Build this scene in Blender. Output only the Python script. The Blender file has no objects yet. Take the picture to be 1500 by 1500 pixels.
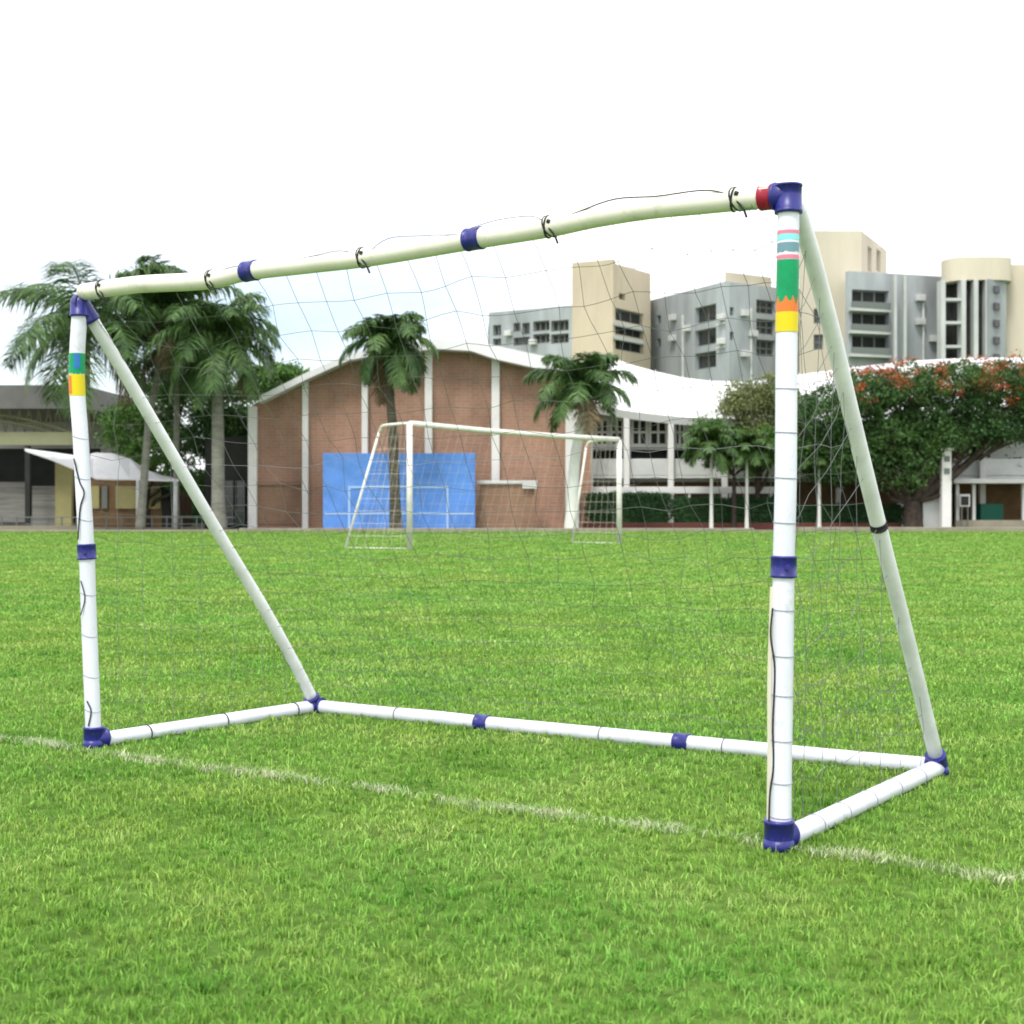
import bpy, math, random
import numpy as np
from mathutils import Vector, Matrix
random.seed(7); rng = np.random.default_rng(11)
F, CX, HY, CH = 2075.0, 750.0, 730.0, 1.0          # focal length in px of a 1500 frame, horizon row, camera height
S = bpy.context.scene; COL = S.collection

def P(px, py, Y): return Vector(((px-CX)/F*Y, Y, CH-(py-HY)/F*Y))
def G(py): return CH*F/(py-HY)                      # distance at which the ground shows at this row
def XW(px, Y): return (px-CX)/F*Y
def ZW(py, Y): return CH-(py-HY)/F*Y

# ------------------------------------------------------------ materials
def mat(name, col, rough=.8, noise=0.0, scale=3.0, col2=None, spec=.3, bump=0, bscale=None, metal=0, stretch=(1,1,1), detail=6, transl=0, island=0.0):
    m = bpy.data.materials.new(name); m.use_nodes = True
    nt = m.node_tree; n = nt.nodes; l = nt.links
    b = n['Principled BSDF']; b.inputs['Roughness'].default_value = rough
    b.inputs['Specular IOR Level'].default_value = spec; b.inputs['Metallic'].default_value = metal
    c1 = tuple(col)+(1,)
    b.inputs['Base Color'].default_value = c1
    out = None
    if noise or col2:
        tc = n.new('ShaderNodeTexCoord'); mp = n.new('ShaderNodeMapping'); mp.inputs['Scale'].default_value = stretch
        l.new(tc.outputs['Object'], mp.inputs['Vector'])
        nz = n.new('ShaderNodeTexNoise'); nz.inputs['Scale'].default_value = scale; nz.inputs['Detail'].default_value = detail
        nz.inputs['Roughness'].default_value = .62
        l.new(mp.outputs['Vector'], nz.inputs['Vector'])
        rp = n.new('ShaderNodeValToRGB'); l.new(nz.outputs['Fac'], rp.inputs['Fac'])
        c2 = tuple(col2)+(1,) if col2 else tuple(min(1, x*(1+noise)) for x in col)+(1,)
        if not col2: c1 = tuple(x*(1-noise) for x in col)+(1,)
        rp.color_ramp.elements[0].position = .34; rp.color_ramp.elements[0].color = c1
        rp.color_ramp.elements[1].position = .66; rp.color_ramp.elements[1].color = c2
        out = rp.outputs['Color']
    if island:
        ge = n.new('ShaderNodeNewGeometry'); mr = n.new('ShaderNodeMapRange')
        mr.inputs['To Min'].default_value = 1-island; mr.inputs['To Max'].default_value = 1+island
        l.new(ge.outputs['Random Per Island'], mr.inputs['Value'])
        hs = n.new('ShaderNodeHueSaturation'); l.new(mr.outputs[0], hs.inputs['Value'])
        if out is not None: l.new(out, hs.inputs['Color'])
        else: hs.inputs['Color'].default_value = c1
        out = hs.outputs['Color']
    if out is not None: l.new(out, b.inputs['Base Color'])
    if bump:
        tc = n.new('ShaderNodeTexCoord'); nz = n.new('ShaderNodeTexNoise'); nz.inputs['Scale'].default_value = bscale or scale*4
        l.new(tc.outputs['Object'], nz.inputs['Vector'])
        bp = n.new('ShaderNodeBump'); bp.inputs['Strength'].default_value = bump; bp.inputs['Distance'].default_value = .02
        l.new(nz.outputs['Fac'], bp.inputs['Height']); l.new(bp.outputs['Normal'], b.inputs['Normal'])
    if transl:
        tr = n.new('ShaderNodeBsdfTranslucent'); mx = n.new('ShaderNodeMixShader'); mx.inputs[0].default_value = transl
        if out is not None: l.new(out, tr.inputs['Color'])
        else: tr.inputs['Color'].default_value = c1
        l.new(b.outputs[0], mx.inputs[1]); l.new(tr.outputs[0], mx.inputs[2]); l.new(mx.outputs[0], n['Material Output'].inputs['Surface'])
    return m

M = {}
M['white_pvc'] = mat('white plastic tube', (.74,.75,.85), .36, .10, 6, spec=.5, stretch=(1,1,.3))
M['cream_pvc'] = mat('cream plastic tube', (.83,.80,.71), .36, .06, 7, spec=.5)
def scuff(m, tint, sc, lo, hi, amt):
    nt = m.node_tree; n = nt.nodes; l = nt.links; b = n['Principled BSDF']; src = b.inputs['Base Color'].links[0].from_socket
    tc = n.new('ShaderNodeTexCoord'); nz = n.new('ShaderNodeTexNoise'); nz.inputs['Scale'].default_value = sc; nz.inputs['Detail'].default_value = 9; nz.inputs['Roughness'].default_value = .72
    l.new(tc.outputs['Object'], nz.inputs['Vector']); mr = n.new('ShaderNodeMapRange'); mr.inputs['From Min'].default_value = lo; mr.inputs['From Max'].default_value = hi; mr.inputs['To Max'].default_value = amt
    l.new(nz.outputs['Fac'], mr.inputs['Value']); mx = n.new('ShaderNodeMix'); mx.data_type = 'RGBA'; l.new(mr.outputs[0], mx.inputs['Factor']); l.new(src, mx.inputs['A']); mx.inputs['B'].default_value = tuple(tint)+(1,)
    l.new(mx.outputs['Result'], b.inputs['Base Color'])
scuff(M['white_pvc'], (.33,.34,.28), 11, .57, .72, .55); scuff(M['cream_pvc'], (.36,.33,.24), 10, .57, .72, .5)
M['grey_pvc'] = mat('weathered pale tube', (.76,.77,.79), .38, .10, 10, spec=.5)
M['blue_pl'] = mat('blue plastic', (.018,.020,.20), .38, .15, 20, spec=.5)
M['red_pl'] = mat('red plastic', (.33,.015,.04), .4)
M['sea_green'] = mat('green sticker', (.0,.30,.11), .4, .1, 30)
M['yellow'] = mat('yellow sticker', (.75,.60,.01), .4)
M['orange'] = mat('orange sticker', (.75,.20,.04), .4)
M['cyan'] = mat('cyan sticker', (.25,.75,.78), .4)
M['teal'] = mat('teal grey sticker', (.16,.30,.36), .4)
M['pink'] = mat('pink sticker', (.75,.22,.32), .4)
M['blue_st'] = mat('blue sticker', (.03,.18,.5), .4)
M['pale_green'] = mat('pale green label', (.35,.48,.36), .5)
M['cord'] = mat('dark cord', (.03,.03,.032), .8)
M['net'] = mat('net thread', (.17,.18,.18), .8)
M['lace'] = mat('grey lacing', (.30,.32,.42), .8)
M['rope_w'] = mat('cream rope', (.70,.66,.55), .8)
M['white_steel'] = mat('chipped white painted steel', (.72,.71,.66), .5, .12, 6)
def brick(name, c1, c2, mortar, big1=.72, big2=1.22):
    m = bpy.data.materials.new(name); m.use_nodes = True; nt = m.node_tree; n = nt.nodes; l = nt.links
    b = n['Principled BSDF']; b.inputs['Roughness'].default_value = .9; b.inputs['Specular IOR Level'].default_value = .1
    tc = n.new('ShaderNodeTexCoord'); mp = n.new('ShaderNodeMapping'); mp.inputs['Rotation'].default_value = (math.pi/2,0,0)
    l.new(tc.outputs['Object'], mp.inputs['Vector'])
    br = n.new('ShaderNodeTexBrick'); br.inputs['Scale'].default_value = 1; br.inputs['Brick Width'].default_value = .30; br.inputs['Row Height'].default_value = .10
    br.inputs['Mortar Size'].default_value = .012
    for k, c in (('Color1', c1), ('Color2', c2), ('Mortar', mortar)): br.inputs[k].default_value = tuple(c)+(1,)
    l.new(mp.outputs['Vector'], br.inputs['Vector'])
    nz = n.new('ShaderNodeTexNoise'); nz.inputs['Scale'].default_value = .9; nz.inputs['Detail'].default_value = 6; nz.inputs['Roughness'].default_value = .65
    m2 = n.new('ShaderNodeMapping'); m2.inputs['Scale'].default_value = (1,1,.35); l.new(tc.outputs['Object'], m2.inputs['Vector']); l.new(m2.outputs['Vector'], nz.inputs['Vector'])
    mr = n.new('ShaderNodeMapRange'); mr.inputs['From Min'].default_value=.3; mr.inputs['From Max'].default_value=.7
    mr.inputs['To Min'].default_value = big1; mr.inputs['To Max'].default_value = big2
    l.new(nz.outputs['Fac'], mr.inputs['Value'])
    hs = n.new('ShaderNodeHueSaturation'); l.new(br.outputs['Color'], hs.inputs['Color']); l.new(mr.outputs[0], hs.inputs['Value'])
    l.new(hs.outputs['Color'], b.inputs['Base Color'])
    return m
M['brick'] = brick('salmon brick', (.40,.22,.155), (.34,.195,.14), (.36,.27,.21))
M['brick_tan'] = brick('brown brick', (.30,.18,.115), (.25,.155,.10), (.26,.19,.15))
M['white_paint'] = mat('white painted render', (.74,.73,.72), .8, .06, .9)
M['white_roof'] = mat('white metal roof', (.76,.76,.78), .6, .05, .5)
M['white_dull'] = mat('dulled white concrete', (.58,.59,.58), .85, .12, .8)
M['tan_wall'] = mat('tan render', (.54,.465,.35), .9, .13, .25, stretch=(1,1,.25))
M['cream_wall'] = mat('cream render', (.56,.51,.41), .9, .11, .25, stretch=(1,1,.2))
M['grey_wall'] = mat('streaked grey render', (.34,.37,.385), .9, .24, .35, stretch=(1,1,.2))
M['pale_wall'] = mat('pale concrete', (.50,.52,.51), .9, .12, .3)
M['pink_wall'] = mat('peach render', (.58,.42,.34), .9, .08, .5)
M['glass_d'] = mat('dark window glass', (.03,.035,.04), .12, .5, .8, spec=.6)
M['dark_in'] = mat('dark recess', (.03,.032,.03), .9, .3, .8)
M['rail'] = mat('grey balcony rail', (.16,.18,.17), .8)
M['blue_board'] = mat('blue painted board', (.10,.25,.64), .7, .16, 1.6)
M['board_line'] = mat('pale blue painted line', (.35,.52,.78), .7)
M['roof_grey'] = mat('grey roof sheet', (.13,.13,.125), .7, .15, 1.2)
M['olive'] = mat('olive painted beam', (.26,.27,.16), .8, .1, 1)
M['olive_y'] = mat('mustard wall', (.32,.30,.14), .9, .15, 1)
M['shutter'] = mat('ribbed grey shutter', (.19,.19,.175), .8, .35, 6, stretch=(.1,.1,2.5))
M['brown_w'] = mat('brown boards', (.16,.10,.05), .9, .25, 2.2)
M['maroon'] = mat('maroon painted kerb wall', (.10,.035,.03), .9, .2, .7)
M['canopy'] = mat('white canopy sheet', (.74,.74,.76), .6, .08, 1)
M['kerb'] = mat('pale concrete kerb', (.27,.25,.19), .9, .18, 1.5)
M['path'] = mat('worn concrete path', (.24,.22,.17), .95, .2, .4)
M['bark'] = mat('brown bark', (.055,.042,.034), .95, .4, 6, bump=.5)
M['palm_bark'] = mat('grey palm trunk', (.20,.20,.17), .9, .25, 3, stretch=(1,1,3))
M['palm_dim'] = mat('dark brown palm trunk', (.085,.075,.055), .95, .35, 3, stretch=(1,1,4))
M['palm_white'] = mat('whitewashed trunk', (.66,.68,.64), .9, .08, 3)
M['shaft'] = mat('green crownshaft', (.09,.13,.04), .6, .2, 3)
M['frond'] = mat('palm leaflets', (.045,.105,.030), .5, col2=(.105,.190,.050), scale=1.1, transl=.22, island=.35, spec=.35)
M['frond_d'] = mat('dry palm frond', (.17,.13,.075), .8, island=.3)
M['leaf_dark'] = mat('dark leaves', (.036,.092,.028), .6, col2=(.085,.170,.042), scale=.8, transl=.2, island=.4)
M['leaf_mid'] = mat('mid green leaves', (.060,.145,.030), .6, col2=(.13,.25,.055), scale=.9, transl=.25, island=.4)
M['leaf_olive'] = mat('olive feathery leaves', (.15,.19,.07), .6, col2=(.26,.29,.12), scale=1.2, transl=.3, island=.35)
M['hedge'] = mat('hedge leaves', (.022,.075,.028), .6, col2=(.05,.125,.038), scale=.7, transl=.15, island=.4)
M['blossom'] = mat('orange red blossom', (.42,.085,.035), .6, col2=(.30,.14,.05), scale=1.5, transl=.25, island=.35)
M['green_box'] = mat('green painted bin', (.01,.12,.075), .6)

# ------------------------------------------------------------ mesh helpers
class MB:
    def __init__(s): s.v = []; s.f = []
    def add(s, vs, fs):
        o = len(s.v); s.v += [tuple(v) for v in vs]; s.f += [tuple(i+o for i in f) for f in fs]; return s
    def box(s, x0, x1, y0, y1, z0, z1):
        return s.add([(x0,y0,z0),(x1,y0,z0),(x1,y1,z0),(x0,y1,z0),(x0,y0,z1),(x1,y0,z1),(x1,y1,z1),(x0,y1,z1)],
                     [(0,3,2,1),(4,5,6,7),(0,1,5,4),(1,2,6,5),(2,3,7,6),(3,0,4,7)])
    def hexa(s, a, b, n, t, z0, z1):
        """slab over the segment a-b (xy), thickness t along n"""
        ax, ay = a; bx, by = b; nx, ny = n[0]*t, n[1]*t
        vs = [(ax,ay,z0),(bx,by,z0),(bx+nx,by+ny,z0),(ax+nx,ay+ny,z0),(ax,ay,z1),(bx,by,z1),(bx+nx,by+ny,z1),(ax+nx,ay+ny,z1)]
        return s.add(vs, [(0,3,2,1),(4,5,6,7),(0,1,5,4),(1,2,6,5),(2,3,7,6),(3,0,4,7)])
    def prism(s, pts, z0, z1):
        n = len(pts)
        vs = [(x,y,z0) for x,y in pts]+[(x,y,z1) for x,y in pts]
        return s.add(vs, [tuple(range(n))[::-1], tuple(range(n,2*n))]+[(i,(i+1)%n,n+(i+1)%n,n+i) for i in range(n)])
    def extrude_y(s, prof, y0, y1):
        n = len(prof)
        vs = [(x,y0,z) for x,z in prof]+[(x,y1,z) for x,z in prof]
        return s.add(vs, [tuple(range(n)), tuple(range(n,2*n))[::-1]]+[(i,n+i,n+(i+1)%n,(i+1)%n) for i in range(n)])
    def tube(s, pts, r, n=12, cap=True):
        pts = [Vector(p) for p in pts]; rs = r if isinstance(r, (list, tuple)) else [r]*len(pts)
        o = len(s.v); up = None
        for i, p in enumerate(pts):
            d = (pts[min(i+1,len(pts)-1)]-pts[max(i-1,0)]).normalized()
            if up is None: up = d.orthogonal().normalized()
            up = (up-d*up.dot(d)).normalized(); w = d.cross(up)
            for k in range(n):
                a = 2*math.pi*k/n; s.v.append(tuple(p+(up*math.cos(a)+w*math.sin(a))*rs[i]))
        for i in range(len(pts)-1):
            for k in range(n):
                a = o+i*n+k; b = o+i*n+(k+1)%n; s.f.append((a,b,b+n,a+n))
        if cap:
            s.f.append(tuple(o+k for k in range(n))[::-1]); s.f.append(tuple(o+(len(pts)-1)*n+k for k in range(n)))
        return s
    def build(s, name, m, parent=None, smooth=False, bevel=0):
        me = bpy.data.meshes.new(name); me.from_pydata(s.v, [], s.f); me.update(); me.materials.append(m)
        if smooth:
            me.polygons.foreach_set('use_smooth', [True]*len(me.polygons))
        o = bpy.data.objects.new(name, me); COL.objects.link(o)
        if bevel:
            bv = o.modifiers.new('bevel', 'BEVEL'); bv.width = bevel; bv.segments = 2
        if parent:
            o.parent = parent
            if parent.location.length > 0 and parent.get('rootloc'):
                o.matrix_parent_inverse = Matrix.Translation(-Vector(parent['rootloc']))
        return o
def np_mesh(name, V, faces_idx, starts, totals, m, parent=None):
    me = bpy.data.meshes.new(name)
    me.vertices.add(len(V)); me.vertices.foreach_set('co', V.astype(np.float32).ravel())
    me.loops.add(len(faces_idx)); me.loops.foreach_set('vertex_index', faces_idx.astype(np.int32))
    me.polygons.add(len(starts)); me.polygons.foreach_set('loop_start', starts.astype(np.int32)); me.polygons.foreach_set('loop_total', totals.astype(np.int32))
    me.update(calc_edges=True); me.materials.append(m)
    o = bpy.data.objects.new(name, me); COL.objects.link(o)
    if parent:
        o.parent = parent
        if parent.get('rootloc'): o.matrix_parent_inverse = Matrix.Translation(-Vector(parent['rootloc']))
    return o
def tag(o, label=None, cat=None, group=None, kind=None):
    if label: o['label'] = label
    if cat: o['category'] = cat
    if group: o['group'] = group
    if kind: o['kind'] = kind
    return o
def thing(name, label, cat, loc=(0,0,0), group=None):
    o = bpy.data.objects.new(name, None); COL.objects.link(o); o.location = loc; o.empty_display_size = .2
    o['rootloc'] = tuple(loc)
    return tag(o, label, cat, group)
def spline(pts, n=8):
    pts = [Vector(p) for p in pts]; out = []
    q = [pts[0]*2-pts[1]]+pts+[pts[-1]*2-pts[-2]]
    for i in range(1, len(q)-2):
        for k in range(n):
            t = k/n; a,b,c,d = q[i-1],q[i],q[i+1],q[i+2]
            out.append(.5*((2*b)+(c-a)*t+(2*a-5*b+4*c-d)*t*t+(3*b-a-3*c+d)*t**3))
    out.append(pts[-1]); return out

# ------------------------------------------------------------ ground
def grass_ground():
    m = bpy.data.materials.new('turf soil and thatch'); m.use_nodes = True; nt = m.node_tree; n = nt.nodes; l = nt.links
    b = n['Principled BSDF']; b.inputs['Roughness'].default_value = 1; b.inputs['Specular IOR Level'].default_value = .05
    tc = n.new('ShaderNodeTexCoord')
    n1 = n.new('ShaderNodeTexNoise'); n1.inputs['Scale'].default_value = .35; n1.inputs['Detail'].default_value = 6
    n2 = n.new('ShaderNodeTexNoise'); n2.inputs['Scale'].default_value = 18; n2.inputs['Detail'].default_value = 8
    l.new(tc.outputs['Object'], n1.inputs['Vector']); l.new(tc.outputs['Object'], n2.inputs['Vector'])
    r1 = n.new('ShaderNodeValToRGB'); r1.color_ramp.elements[0].position=.35; r1.color_ramp.elements[1].position=.65
    r1.color_ramp.elements[0].color=(.070,.145,.026,1); r1.color_ramp.elements[1].color=(.125,.205,.040,1)
    r2 = n.new('ShaderNodeValToRGB'); r2.color_ramp.elements[0].position=.3; r2.color_ramp.elements[1].position=.7
    r2.color_ramp.elements[0].color=(.6,.6,.6,1); r2.color_ramp.elements[1].color=(1.2,1.2,1.2,1)
    l.new(n1.outputs['Fac'], r1.inputs['Fac']); l.new(n2.outputs['Fac'], r2.inputs['Fac'])
    mx = n.new('ShaderNodeMix'); mx.data_type='RGBA'; mx.blend_type='MULTIPLY'; mx.inputs['Factor'].default_value=1
    l.new(r1.outputs[0], mx.inputs['A']); l.new(r2.outputs[0], mx.inputs['B']); l.new(mx.outputs['Result'], b.inputs['Base Color'])
    bp = n.new('ShaderNodeBump'); bp.inputs['Strength'].default_value=.6; bp.inputs['Distance'].default_value=.03
    l.new(n2.outputs['Fac'], bp.inputs['Height']); l.new(bp.outputs['Normal'], b.inputs['Normal'])
    return m
tag(MB().add([(-400,-60,0),(400,-60,0),(400,700,0),(-400,700,0)], [(0,1,2,3)]).build('ground', grass_ground()), kind='structure')

def blade_mat(name, stops, big, transl=.3, island=.38):
    m = bpy.data.materials.new(name); m.use_nodes = True; nt = m.node_tree; n = nt.nodes; l = nt.links
    b = n['Principled BSDF']; b.inputs['Roughness'].default_value = .65; b.inputs['Specular IOR Level'].default_value = .2
    tc = n.new('ShaderNodeTexCoord')
    n1 = n.new('ShaderNodeTexNoise'); n1.inputs['Scale'].default_value = big; n1.inputs['Detail'].default_value = 5; n1.inputs['Roughness'].default_value=.6
    l.new(tc.outputs['Object'], n1.inputs['Vector'])
    ge = n.new('ShaderNodeNewGeometry')
    ad = n.new('ShaderNodeMath'); ad.operation='MULTIPLY_ADD'; ad.inputs[1].default_value = .28; 
    l.new(ge.outputs['Random Per Island'], ad.inputs[0]); 
    sb = n.new('ShaderNodeMath'); sb.operation='SUBTRACT'; sb.inputs[1].default_value=.14; l.new(n1.outputs['Fac'], sb.inputs[0]); l.new(sb.outputs[0], ad.inputs[2])
    rp = n.new('ShaderNodeValToRGB'); e = rp.color_ramp.elements
    e[0].position, e[0].color = stops[0][0], tuple(stops[0][1])+(1,); e[1].position, e[1].color = stops[-1][0], tuple(stops[-1][1])+(1,)
    for p, c in stops[1:-1]:
        k = e.new(p); k.color = tuple(c)+(1,)
    l.new(ad.outputs[0], rp.inputs['Fac'])
    wn = n.new('ShaderNodeTexWhiteNoise'); wn.noise_dimensions='1D'; l.new(ge.outputs['Random Per Island'], wn.inputs['W'])
    mr = n.new('ShaderNodeMapRange'); mr.inputs['To Min'].default_value=1-island; mr.inputs['To Max'].default_value=1+island
    l.new(wn.outputs['Value'], mr.inputs['Value'])
    n3 = n.new('ShaderNodeTexNoise'); n3.inputs['Scale'].default_value = big*.3; n3.inputs['Detail'].default_value = 7; n3.inputs['Roughness'].default_value = .7; l.new(tc.outputs['Object'], n3.inputs['Vector'])
    m3 = n.new('ShaderNodeMapRange'); m3.inputs['From Min'].default_value = .36; m3.inputs['From Max'].default_value = .64; m3.inputs['To Min'].default_value = .478; m3.inputs['To Max'].default_value = .518; l.new(n3.outputs['Fac'], m3.inputs['Value'])
    hs = n.new('ShaderNodeHueSaturation'); l.new(rp.outputs[0], hs.inputs['Color']); l.new(mr.outputs[0], hs.inputs['Value']); l.new(m3.outputs[0], hs.inputs['Hue'])
    l.new(hs.outputs[0], b.inputs['Base Color'])
    tr = n.new('ShaderNodeBsdfTranslucent'); l.new(hs.outputs[0], tr.inputs['Color'])
    mx = n.new('ShaderNodeMixShader'); mx.inputs[0].default_value=transl
    l.new(b.outputs[0], mx.inputs[1]); l.new(tr.outputs[0], mx.inputs[2]); l.new(mx.outputs[0], n['Material Output'].inputs['Surface'])
    return m
def blades(name, X, Y, H, W, m, lean=.5):
    N = len(X); a = rng.uniform(0, 2*np.pi, N); la = rng.uniform(0, 2*np.pi, N); ln = np.abs(rng.normal(0, lean, N))*H
    wx, wy = np.cos(a)*W/2, np.sin(a)*W/2; lx, ly = np.cos(la)*ln, np.sin(la)*ln
    V = np.empty((N,5,3))
    V[:,0] = np.stack([X-wx, Y-wy, np.zeros(N)-.002], 1); V[:,1] = np.stack([X+wx, Y+wy, np.zeros(N)-.002], 1)
    V[:,2] = np.stack([X+wx*.8+lx*.35, Y+wy*.8+ly*.35, H*.6], 1); V[:,3] = np.stack([X-wx*.8+lx*.35, Y-wy*.8+ly*.35, H*.6], 1)
    V[:,4] = np.stack([X+lx, Y+ly, H*(1-.25*np.minimum(1, ln/H))], 1)
    base = (np.arange(N)*5)[:,None]
    idx = (base+np.array([0,1,2,3, 3,2,4])[None]).ravel()
    st = (np.arange(N)*7)[:,None]+np.array([0,4])[None]; tt = np.tile([4,3], N)
    return np_mesh(name, V.reshape(-1,3), idx, st.ravel(), tt, m)
GM = blade_mat('grass blades', [(.25,(.090,.235,.032)),(.40,(.185,.380,.058)),(.56,(.265,.460,.090)),(.70,(.35,.50,.13)),(.84,(.47,.52,.22))], 1.6)
N = 560000
Y = 2.1*np.exp(rng.uniform(0, 1, N)*math.log(42.8/2.1)); X = rng.uniform(-1, 1, N)*(.43*Y+.7)
# tufts: pull part of the blades toward random centres of a coarse lattice
cell = .075; xr_, yr_ = X*.83+Y*.557, Y*.83-X*.557; gx = np.floor(xr_/cell); gy = np.floor(yr_/cell)
h1 = np.modf(np.abs(np.sin(gx*127.1+gy*311.7)*43758.5453))[0]; h2 = np.modf(np.abs(np.sin(gx*269.5+gy*183.3)*43758.5453))[0]; h3 = np.modf(np.abs(np.sin(gx*19.5+gy*83.3)*4758.5453))[0]
pull = rng.uniform(0, .7, N)*np.clip(9/Y, 0, 1)*(h3 > .35)
xr_ = xr_*(1-pull)+(gx-.3+1.6*h1)*cell*pull; yr_ = yr_*(1-pull)+(gy-.3+1.6*h2)*cell*pull
X, Y = xr_*.83-yr_*.557, yr_*.83+xr_*.557
Hh = rng.uniform(.010, .028, N)*(.65+.6*h3); Wd = rng.uniform(.0022, .0042, N)*np.maximum(1, Y/3.2)
tag(blades('grass', X, Y, Hh, Wd, GM, .75), 'short bright green grass of the playing field, mottled with yellowish patches', 'grass', kind='stuff')
# broad clover leaves and tiny weeds
# chalk line: whitened blades and powder
Lp0, Lp1 = np.array([-3.4, 6.65]), np.array([2.6, 2.91])
n2 = 22000; t = rng.uniform(0,1,n2); d = Lp1-Lp0; L = np.linalg.norm(d); nn = np.array([-d[1], d[0]])/L
off = rng.normal(0, .024, n2)+.015*np.sin(t*31)+.01*np.sin(t*77+1)
dens = .5+.5*np.sin(t*23+1.2)*np.sin(t*57+.4)*1.0+.25*np.sin(t*131)
keep = rng.uniform(0,1,n2) < np.clip(dens*.7+.05, .03, 1)
Xl = Lp0[0]+d[0]*t+nn[0]*off; Yl = Lp0[1]+d[1]*t+nn[1]*off; Xl, Yl = Xl[keep], Yl[keep]
CM = blade_mat('chalked blades', [(.3,(.22,.36,.11)),(.5,(.42,.50,.27)),(.7,(.62,.65,.47))], 9, .1, .2)
tag(blades('chalk_line', Xl, Yl, rng.uniform(.012,.033,len(Xl)), rng.uniform(.002,.0045,len(Xl)), CM, .9), kind='structure')

# far edge of the field
scuff(M['blue_pl'], (.12,.11,.26), 24, .55, .7, .5); scuff(M['blue_board'], (.20,.33,.62), 3, .52, .68, .55); scuff(M['white_paint'], (.42,.41,.38), 1.6, .55, .72, .5); scuff(M['white_dull'], (.30,.30,.28), 1.4, .54, .7, .5)
fy = 42.6
tag(MB().add([(-200,fy+.3,.004),(200,fy+.3,.004),(200,60,.004),(-200,60,.004)], [(0,1,2,3)]).build('path', M['path']), kind='structure')
tag(MB().box(XW(350,fy)-.0, XW(1105,fy), fy, fy+.3, -.05, .10).box(XW(1150,fy), 60, fy+.05, fy+.35, -.05, .13).box(-60, XW(348,fy), fy, fy+.3, -.05, .05).build('kerb', M['kerb'], bevel=.015), kind='structure')

# ------------------------------------------------------------ goals
R = .031
YL, YR, YRL, YRR = 5.70, 4.04, 0, 0
gl = P(137,1087,YL); gr = P(1142,1226,YR)
gl.z = R-.003; gr.z = R-.003
rl = P(462,1033,(CH-R)*F/(1033-HY)); rr = P(1374,1121,(CH-R)*F/(1121-HY))
tl = P(117,442,YL); tr_ = P(1154,287,YR)
goal = thing('soccer_goal', 'large white tube soccer goal with dark blue joints standing close on the grass', 'soccer goal', ((gl.x+gr.x)/2,(gl.y+gr.y)/2,0))
def along(pts, A, B, xa, xb, vertical=False):
    """pixels along the bar A-B, distance taken linear in 1/Y"""
    out = []
    for p in pts:
        q = ((p[1] if vertical else p[0])-xa)/(xb-xa); out.append(P(p[0], p[1], 1/((1-q)/A.y+q/B.y)))
    return out
def bar(name, pts, m, r=R, parent=goal): return MB().tube(spline(pts,8), r, 20).build(name, m, parent, smooth=False)
def shade(o):
    me = o.data; fl = [len(p.vertices) == 4 for p in me.polygons]; me.polygons.foreach_set('use_smooth', fl); return o
def sleeve(name, a, b, r=.0375, m='blue_pl', parent=goal, lip=True):
    a, b = Vector(a), Vector(b); d = (b-a)
    pts = [a, a+d*.001, a+d*.10, a+d*.12, a+d*.88, a+d*.90, b-d*.001, b]
    rs = [r*.93, r*1.0, r*1.02, r*.985, r*.985, r*1.02, r*1.0, r*.93]
    return shade(MB().tube(pts, rs, 22).build(name, M[m], parent))
# posts
lp = along([(117,452),(113,520),(113,570),(118,640),(122,720),(127,808),(130,900),(134,1000),(137,1075)], tl, gl, 440, 1087, True)
for p in lp: p.y = YL
rp_ = [P(x, y, YR) for x, y in [(1155,292),(1154,400),(1152,520),(1151,700),(1148,830),(1146,1000),(1144,1120),(1143,1215)]]
lpost = shade(bar('post', lp, M['white_pvc'])); rpost = shade(bar('post', rp_, M['white_pvc']))
lpost['label'] = 'far left post, slightly bowed'; rpost['label'] = 'near right post with stripes of coloured stickers'
# crossbar
cbp = along([(122,428),(200,417),(300,411),(367,397),(450,387),(535,377),(620,363),(695,350),(800,333),(870,318),(950,305),(1030,297),(1100,290),(1140,286)], tl, tr_, 117, 1154)
shade(bar('crossbar', cbp, M['cream_pvc'], .034))
# ground bars
gb_r = along([(1142,1234),(1200,1207),(1290,1163),(1374,1122)], gr, rr, 1142, 1374)
gb_l = along([(137,1087),(200,1077),(280,1062),(360,1049),(425,1039),(462,1033)], gl, rl, 137, 462)
gb_b = along([(462,1033),(560,1043),(640,1050),(707,1060),(850,1079),(999,1094),(1130,1102),(1250,1111),(1374,1121)], rl, rr, 462, 1374)
for q in (gb_r, gb_l, gb_b):
    for p in q: p.z = max(p.z-.005, R*.75)
shade(bar('ground_bar', gb_r, M['white_pvc'])); shade(bar('ground_bar', gb_l, M['white_pvc'])); shade(bar('ground_bar', gb_b, M['white_pvc']))
# struts
sl_p = along([(127,455),(190,560),(250,662),(318,778),(380,880),(425,960),(458,1024)], tl, rl, 117, 462)
sr_p = along([(1166,300),(1190,378),(1222,500),(1243,590),(1287,770),(1330,940),(1371,1108)], tr_, rr, 1154, 1374)
shade(bar('strut', sl_p, M['grey_pvc'], .026)); shade(bar('strut', sr_p, M['grey_pvc'], .026))
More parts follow.
